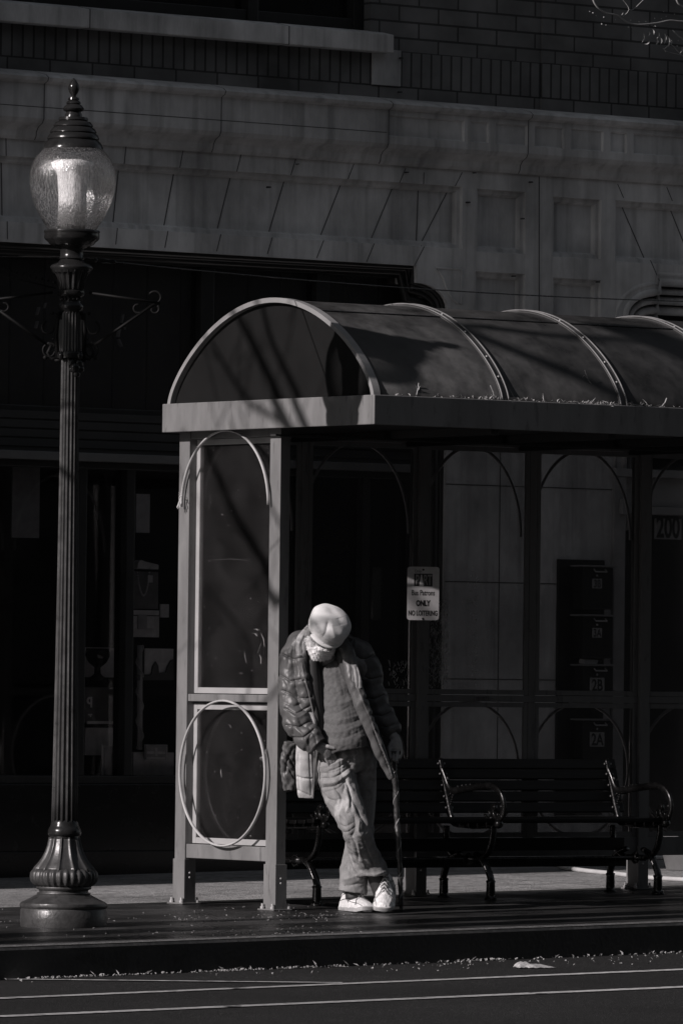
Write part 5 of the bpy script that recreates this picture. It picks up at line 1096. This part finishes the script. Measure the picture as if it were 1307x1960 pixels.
# trainers
def shoe(heel, toe, lab, hk=1.):
    b = MB(); A = np.array(heel, float); B_ = np.array(toe, float); ax = B_-A; L_ = np.linalg.norm(ax); ax /= L_; sd_ = _n(np.cross(ax, [0, 0, 1.]))
    up = np.array([0, 0, 1.]); up = _n(up-(up@ax)*ax); sd_ = np.cross(ax, up); K = [(.0, .032, .055), (.04, .038, .075), (.12, .042, .108), (.25, .044, .120), (.38, .046, .114), (.50, .050, .094), (.62, .053, .074), (.75, .054, .060), (.88, .048, .050), (.96, .036, .040), (1.0, .022, .030)]; K = [(a_, w2*(1+.5*(hk-1)), h2*hk) for a_, w2, h2 in K]
    KK = catmull(K, 4); n = 20; V = []
    for (t, hw, h) in KK:
        for k in range(n):
            a = 2*math.pi*k/n; x = math.cos(a)*hw; z = math.sin(a); z = (.018+(h-.018)*max(0, z)**.8) if z > 0 else .018+.016*z
            x *= 1-.38*max(0, math.sin(a))**2; V.append(A+ax*t*L_+sd_*x+up*z)
    m_ = len(KK); c0 = len(V); V += [A+up*.03, B_+up*.02]
    b.add(V, [(i*n+k, i*n+(k+1) % n, (i+1)*n+(k+1) % n, (i+1)*n+k) for i in range(m_-1) for k in range(n)]+[(c0, (k+1) % n, k) for k in range(n)]+[(c0+1, (m_-1)*n+k, (m_-1)*n+(k+1) % n) for k in range(n)])
    o = sculpt('trainer', b, .0032, 2, M['shoe'], PN, noise=[(20, 90, .45), (21, 260, .2)], extra=lambda px, py, V_, N_: -1.6*np.exp(-((np.abs((V_-A)@ax/L_-.70))/.018)**2)-1.3*np.exp(-((np.abs((V_-A)@ax/L_-.52-.4*np.abs((V_-A)@sd_)/L_))/.014)**2))
    o['label'] = lab
    b = MB(); V = []; n2 = 28
    for (z, g) in ((.001, .97), (.003, 1.02), (.020, 1.03), (.024, .98)):
        for k in range(n2*2):
            a = 2*math.pi*k/(n2*2); t = .5-.5*math.cos(a); hw = np.interp(t, [q_[0] for q_ in K], [q_[1] for q_ in K])*(.98 if t < .98 else .8)
            V.append(A+ax*((t-.5)*g*1.02+.5)*L_+sd_*hw*g*(1 if math.sin(a) > 0 else -1)*min(1, abs(math.sin(a))*4)**.6+up*(z+.010*max(0, t-.85)/.15*1))
    nn = n2*2; b.add(V, [(j*nn+k, j*nn+(k+1) % nn, (j+1)*nn+(k+1) % nn, (j+1)*nn+k) for j in range(3) for k in range(nn)]+[tuple(range(nn))[::-1], tuple(range(3*nn, 4*nn))]); b.build('sole', M['sole'], o, auto=50)
    b = MB()
    for i in range(5):
        t = .34+i*.07; h = np.interp(t, [q_[0] for q_ in K], [q_[2] for q_ in K])+.003; w_ = .024
        for s_ in (-1, 1): b.tube([A+ax*L_*t+sd_*w_*s_+up*(h-.014), A+ax*L_*(t+.03)+up*(h+.003), A+ax*L_*(t+.065)-sd_*w_*s_+up*(h-.022)], .0026, 5, flat=.8)
    for s_ in (-1, 1):
        p = A+ax*L_*.36+up*.1; b.tube([p, p+sd_*s_*.025+up*.012, p+sd_*s_*.038-up*.012, p+sd_*s_*.02-up*.022, p], .0022, 5); b.tube([p, p+sd_*s_*.02-up*.02+ax*.02, p+sd_*s_*.032-up*.05+ax*.02], .002, 5)
    b.tube([A+ax*L_*.36+sd_*.017*s__+up*.085 for s__ in (-1, 0, 1)], .004, 6)
    tg = MB(); tg.tube([A+ax*L_*t+up*(np.interp(t, [q_[0] for q_ in K], [q_[2] for q_ in K])-.0095) for t in np.linspace(.3, .66, 9)], [.012, .017, .018, .018, .018, .017, .016, .013, .008], 8, flat=.7); tg.build('tongue', M['tongue'], o, smooth=True)
    b.build('lace', mat('lace_cord', .6, .8) if 'lace_cord' not in bpy.data.materials else bpy.data.materials['lace_cord'], o, smooth=True)
    sm_ = MB()
    for s_ in (-1, 1):
        for (pp) in (((.10, .5), (.25, .55), (.40, .75), (.55, .9)), ((.12, .25), (.35, .32), (.6, .4), (.8, .55), (.95, .5)), ((.62, .95), (.70, .75), (.80, .35)), ((.36, .9), (.44, .6), (.50, .25))):
            P_ = []
            for (t, q_) in pp:
                hw = np.interp(t, [a_[0] for a_ in K], [a_[1] for a_ in K]); h = np.interp(t, [a_[0] for a_ in K], [a_[2] for a_ in K]); al = math.asin(min(.98, q_)); P_.append(A+ax*t*L_+sd_*s_*(hw*math.cos(al)*(1-.38*q_*q_)+.0015)+up*(.018+(h-.018)*q_**.8+.0008))
            sm_.tube(catmull(P_, 5), .0016, 4)
    sm_.build('seam', M['tongue'], o)
    b = MB(); b.tube([A+ax*L_*(.5-.5*math.cos(t))*.46+sd_*.03*math.sin(t)+ax*.012+up*(.094+.006*math.cos(t)) for t in np.linspace(0, 6.28, 20, endpoint=False)], .007, 7, closed=True); b.build('collar', M['lining'], o, smooth=True)
    return o
b = MB(); limb(b, [(712, 1655, 10, 18, 18), (722, 1685, 4, 17, 17), (731, 1708, 0, 17, 19), (735, 1720, 2, 16, 20)], 16); limb(b, [(677, 1690, -10, 18, 18), (677, 1706, -10, 17, 18), (676, 1722, -8, 15, 18)], 16)
sculpt('sock', b, .004, 1, M['lining'], PN)
def gp_(px, py): g_ = gnd(px, py); return np.array([g_[0], g_[1], gz(g_[0], g_[1])+.001])
def gw(px, w_):
    py = 1745.
    for _ in range(8): P = MP(px, py, w_); py += (P[2]-gz(P[0], P[1])-.001)/SP
    return MP(px, py, w_)
F1 = gw(703, 34); d1 = _n(RGT*np.array([1, 1, 0]))*.42-_n(FWD*np.array([1, 1, 0]))*.91; shoe(F1-d1*.285, F1+d1*.018, 'white trainer turned a little to the right', 1.16)
F2 = gw(733, 46); d2 = -_n(RGT*np.array([1, 1, 0]))*.12-_n(FWD*np.array([1, 1, 0]))*.99; shoe(F2-d2*.225+np.array([0, 0, .105]), F2+d2*.02, 'white trainer pointing at the viewer', 1.18)

# jacket
b = MB()
puff = lambda n_, a_: (lambda t: 1-a_*abs(math.cos(t*n_*math.pi))**6)
limb(b, [(590, 1222, 4, 17, 20), (573, 1232, 8, 24, 26), (560, 1262, 12, 25, 26), (557, 1300, 16, 24, 25), (560, 1336, 20, 23, 25)], 24, 8, puff(3, .07))
limb(b, [(556, 1325, 16, 21, 23), (562, 1356, 24, 27, 26), (572, 1384, 36, 30, 27), (588, 1408, 48, 27, 24), (600, 1420, 54, 24, 21)], 24, 8, puff(3, .10))
limb(b, [(598, 1418, 53, 21, 19), (608, 1428, 56, 20, 17)], 20, 3)
limb(b, [(668, 1236, -8, 20, 20), (690, 1252, -22, 25, 22), (706, 1285, -30, 25, 22), (713, 1320, -30, 24, 22), (723, 1352, -26, 24, 21), (738, 1380, -18, 22, 20), (750, 1398, -10, 18, 16), (755, 1405, -6, 15, 13)], 24, 8, puff(5, .07))
limb(b, [(582, 1232, -14, 24, 22), (610, 1236, -26, 34, 22), (650, 1240, -26, 34, 22), (684, 1252, -14, 22, 22)], 22)              # shoulders
limb(b, [(600, 1260, -30, 46, 20), (620, 1300, -36, 66, 20), (640, 1370, -38, 74, 20), (636, 1430, -44, 78, 18), (590, 1470, -56, 42, 14), (575, 1505, -60, 32, 11)], 24)   # back
limb(b, [(588, 1216, 26, 9, 10), (578, 1236, 34, 12, 11), (575, 1262, 38, 13, 12), (580, 1300, 42, 14, 12), (585, 1335, 42, 14, 12), (590, 1360, 40, 13, 12)], 18, 8, puff(4, .08))      # left front
limb(b, [(652, 1226, 24, 12, 10), (664, 1248, 34, 13, 11), (670, 1275, 42, 13, 9), (678, 1310, 50, 14, 9), (692, 1350, 52, 15, 9), (712, 1400, 48, 13, 9), (730, 1446, 40, 11, 8), (744, 1478, 34, 8, 7), (750, 1490, 32, 6, 6)], 20, 8)
limb(b, [(585, 1216, -8, 10, 10), (600, 1204, -18, 13, 13), (625, 1206, -28, 16, 12), (650, 1214, -18, 13, 12), (664, 1228, 0, 12, 12)], 16)    # collar
def quilt(px, py, V_, N_):
    d = np.zeros(len(px))
    for (pts) in (((540, 1252), (562, 1262), (580, 1258)), ((536, 1292), (556, 1304), (576, 1300)), ((568, 1304), (582, 1303), (592, 1300)), ((574, 1336), (586, 1337), (597, 1333)), ((541, 1322), (556, 1328), (570, 1338)), ((545, 1356), (566, 1366), (592, 1352)), ((548, 1388), (572, 1392), (600, 1376)), ((560, 1412), (580, 1412), (600, 1396)),
                  ((684, 1262), (700, 1262), (716, 1254)), ((694, 1298), (712, 1300), (728, 1296)), ((700, 1336), (716, 1338), (734, 1330)), ((712, 1368), (730, 1370), (748, 1362)), ((726, 1390), (740, 1392), (756, 1384))):
        P_ = np.array(pts, float); best = np.full(len(px), 1e9)
        for i in range(2):
            a, c_ = P_[i], P_[i+1]; ab = c_-a; t = np.clip(((px-a[0])*ab[0]+(py-a[1])*ab[1])/(ab@ab), 0, 1); best = np.minimum(best, np.hypot(px-a[0]-t*ab[0], py-a[1]-t*ab[1]))
        d += -2.8*np.exp(-(best/1.4)**2)+1.0*np.exp(-((best-7)/5)**2)
    return d
jk = sculpt('jacket', b, .0036, 4, M['jacket'], PN,
    [([(545, 1345), (562, 1352), (575, 1346)], 4, -2.48), ([(552, 1362), (570, 1374), (590, 1362)], 4, 2.17), ([(550, 1376), (560, 1390), (562, 1408)], 3.5, -2.48), ([(572, 1380), (586, 1392), (600, 1384)], 3.5, -2.48), ([(568, 1396), (582, 1410), (590, 1428)], 3.5, 2.17), ([(590, 1392), (602, 1408), (606, 1424)], 3, -1.86), ([(556, 1418), (572, 1428), (584, 1440)], 3.5, 1.86), ([(596, 1404), (590, 1420), (594, 1440)], 3, -2.17),
     ([(545, 1240), (552, 1262), (548, 1284)], 5, -1.55), ([(562, 1232), (560, 1262), (566, 1290)], 4, -1.55), ([(540, 1300), (548, 1318), (544, 1334)], 3, -1.86), ([(672, 1266), (676, 1290), (684, 1316)], 2.5, -1.49), ([(686, 1318), (700, 1356), (720, 1400)], 2.5, 1.61), ([(694, 1346), (712, 1384), (730, 1424)], 2, -1.61), ([(716, 1400), (730, 1436), (746, 1474)], 1.8, -1.49),
     ([(566, 1262), (576, 1290), (592, 1330)], 1.8, -1.61)], noise=[(31, 48, 1.1), (32, 110, .35)], extra=quilt)
b = MB(); zp = [(575, 1262, 50), (584, 1300, 55), (592, 1332, 55), (600, 1368, 54), (605, 1400, 52)]; b.tube([MP(*p) for p in catmull(zp, 4)], .0032, 5)
b.build('zip', mat('zip_metal', .4, .3, metal=.6), jk)
b = MB(); b.tube([MP(*p) for p in catmull([(603, 1424, 34), (602, 1450, 34), (601, 1490, 32), (599, 1528, 29)], 5)], .0028, 6); b.build('zip', bpy.data.materials['zip_metal'], jk)
b = MB(); b.tube([MP(*p) for p in catmull([(712, 1384, 58), (722, 1412, 55), (734, 1440, 49), (744, 1466, 42), (749, 1484, 39)], 4)], .0034, 5)
for k in range(16): t = k/15; b.ball(MP(716+33*t+1*math.sin(k*2.1), 1396+88*t, 58-16*t), .0022, 5)
b.build('zip', bpy.data.materials['zip_metal'], jk)
b = MB(); limb(b, [(600, 1222, 22, 14, 14), (597, 1262, 26, 15, 15), (600, 1320, 30, 17, 17), (606, 1370, 32, 15, 15), (608, 1406, 36, 11, 12)], 18); limb(b, [(652, 1240, 22, 14, 12), (664, 1290, 28, 14, 12), (682, 1350, 30, 14, 12), (705, 1400, 30, 12, 12), (728, 1450, 26, 10, 9)], 18)
sculpt('lining', b, .0045, 2, M['lining'], jk)
b = MB(); limb(b, [(589, 1206, 26, 7, 5), (580, 1222, 40, 12, 6), (576, 1242, 46, 11, 6), (580, 1258, 45, 6, 4)], 16)
sculpt('collar_lining', b, .0032, 4, M['lining_pale'], jk, [([(586, 1214), (578, 1232), (580, 1250)], 1.6, -1.35), ([(580, 1216), (572, 1236), (574, 1250)], 1.6, 1.08), ([(590, 1216), (584, 1236), (584, 1250)], 1.6, 1.08)], noise=[(40, 120, .3)])
b = MB(); limb(b, [(671, 1270, 45, 9, 3), (676, 1284, 51, 11, 3), (682, 1302, 56, 10, 3), (687, 1319, 57, 7, 2.6)], 16)
sculpt('lapel_lining', b, .0032, 2, mat('dull_lining_patch', .2, .55, var=.3, scale=60), jk, [([(674, 1276), (678, 1296), (678, 1314)], 1.5, -1.35), ([(682, 1276), (686, 1296), (686, 1316)], 1.5, -1.35)], noise=[(41, 120, .2)])
b = MB(); limb(b, [(585, 1354, 43, 6, 6), (590, 1366, 46, 10, 4), (597, 1382, 48, 9, 4), (604, 1402, 48, 4, 3)], 16)
limb(b, [(582, 1420, 22, 16, 9), (583, 1450, 23, 17, 9), (583, 1475, 22, 17, 9), (584, 1500, 20, 17, 8), (585, 1520, 18, 16, 6), (585, 1528, 18, 14, 4)], 22, 8, puff(1, .02))
sculpt('pale_panel', b, .0038, 2, M['jacket_light'], jk, [([(566, 1486), (580, 1490), (598, 1490)], 1.6, -3), ([(571, 1442), (570, 1480), (574, 1512)], 1.5, -1.6), ([(568, 1512), (582, 1518), (598, 1524)], 1.5, -2.6), ([(592, 1440), (594, 1480), (596, 1520)], 1.3, -2)], noise=[(42, 60, .6)])
b = MB(); limb(b, [(556, 1420, -20, 12, 10), (552, 1450, -30, 14, 10), (552, 1480, -36, 15, 10), (556, 1512, -38, 13, 7)], 18)
limb(b, [(548, 1424, -72, 20, 8), (524, 1448, -92, 22, 7), (506, 1462, -98, 14, 5)], 16)
sculpt('jacket_tail', b, .004, 1, M['jacket'], jk, [([(545, 1440), (556, 1454), (566, 1470)], 2, -3.5), ([(545, 1462), (556, 1476), (564, 1490)], 2, -3.5), ([(560, 1436), (550, 1456), (546, 1480)], 2, -3)], noise=[(43, 130, 1.5)])

# walking stick
b = MB(); pts = catmull([(752, 1437, 8), (753, 1470, 8), (757, 1510, 8), (759, 1560, 8), (762, 1610, 14), (765, 1660, 6), (766, 1700, 0), (768, 1744, -6)], 10)
rad = [(6.2-2.0*i/len(pts)+.5*math.sin(i*.9)+.4*math.sin(i*2.3))*SP for i in range(len(pts))]; b.tube([MP(*p) for p in pts], rad, 12)
for k in (8, 22, 37, 55, 66): p = MP(*pts[k]); b.ball(p+RGT*.006*(1 if k % 2 else -1), (.012, .012, .014), 6)
ck = b.build('walking_stick', mat('dark_carved_stick', .035, .35, var=.5, scale=25, bump=.4, bscale=60), smooth=True)
tag(ck, 'dark knotty walking stick with a spiral carving hanging from the man\'s hand', 'walking stick')
b = MB(); sp_ = []
for i in range(len(pts)*3-2):
    j = i/3; p = pts[int(j)]*(1-(j % 1))+pts[min(int(j)+1, len(pts)-1)]*(j % 1); a = j*.62; r = 5.6-2*j/len(pts); sp_.append(MP(p[0]+math.cos(a)*r, p[1], p[2]+math.sin(a)*r))
ORG[ck] = ck.location.copy(); b.tube(sp_[6:-12], .0038, 6); b.build('spiral_vine', mat('pale_vine_carving', .2, .4, var=.4, scale=30), ck, smooth=True)
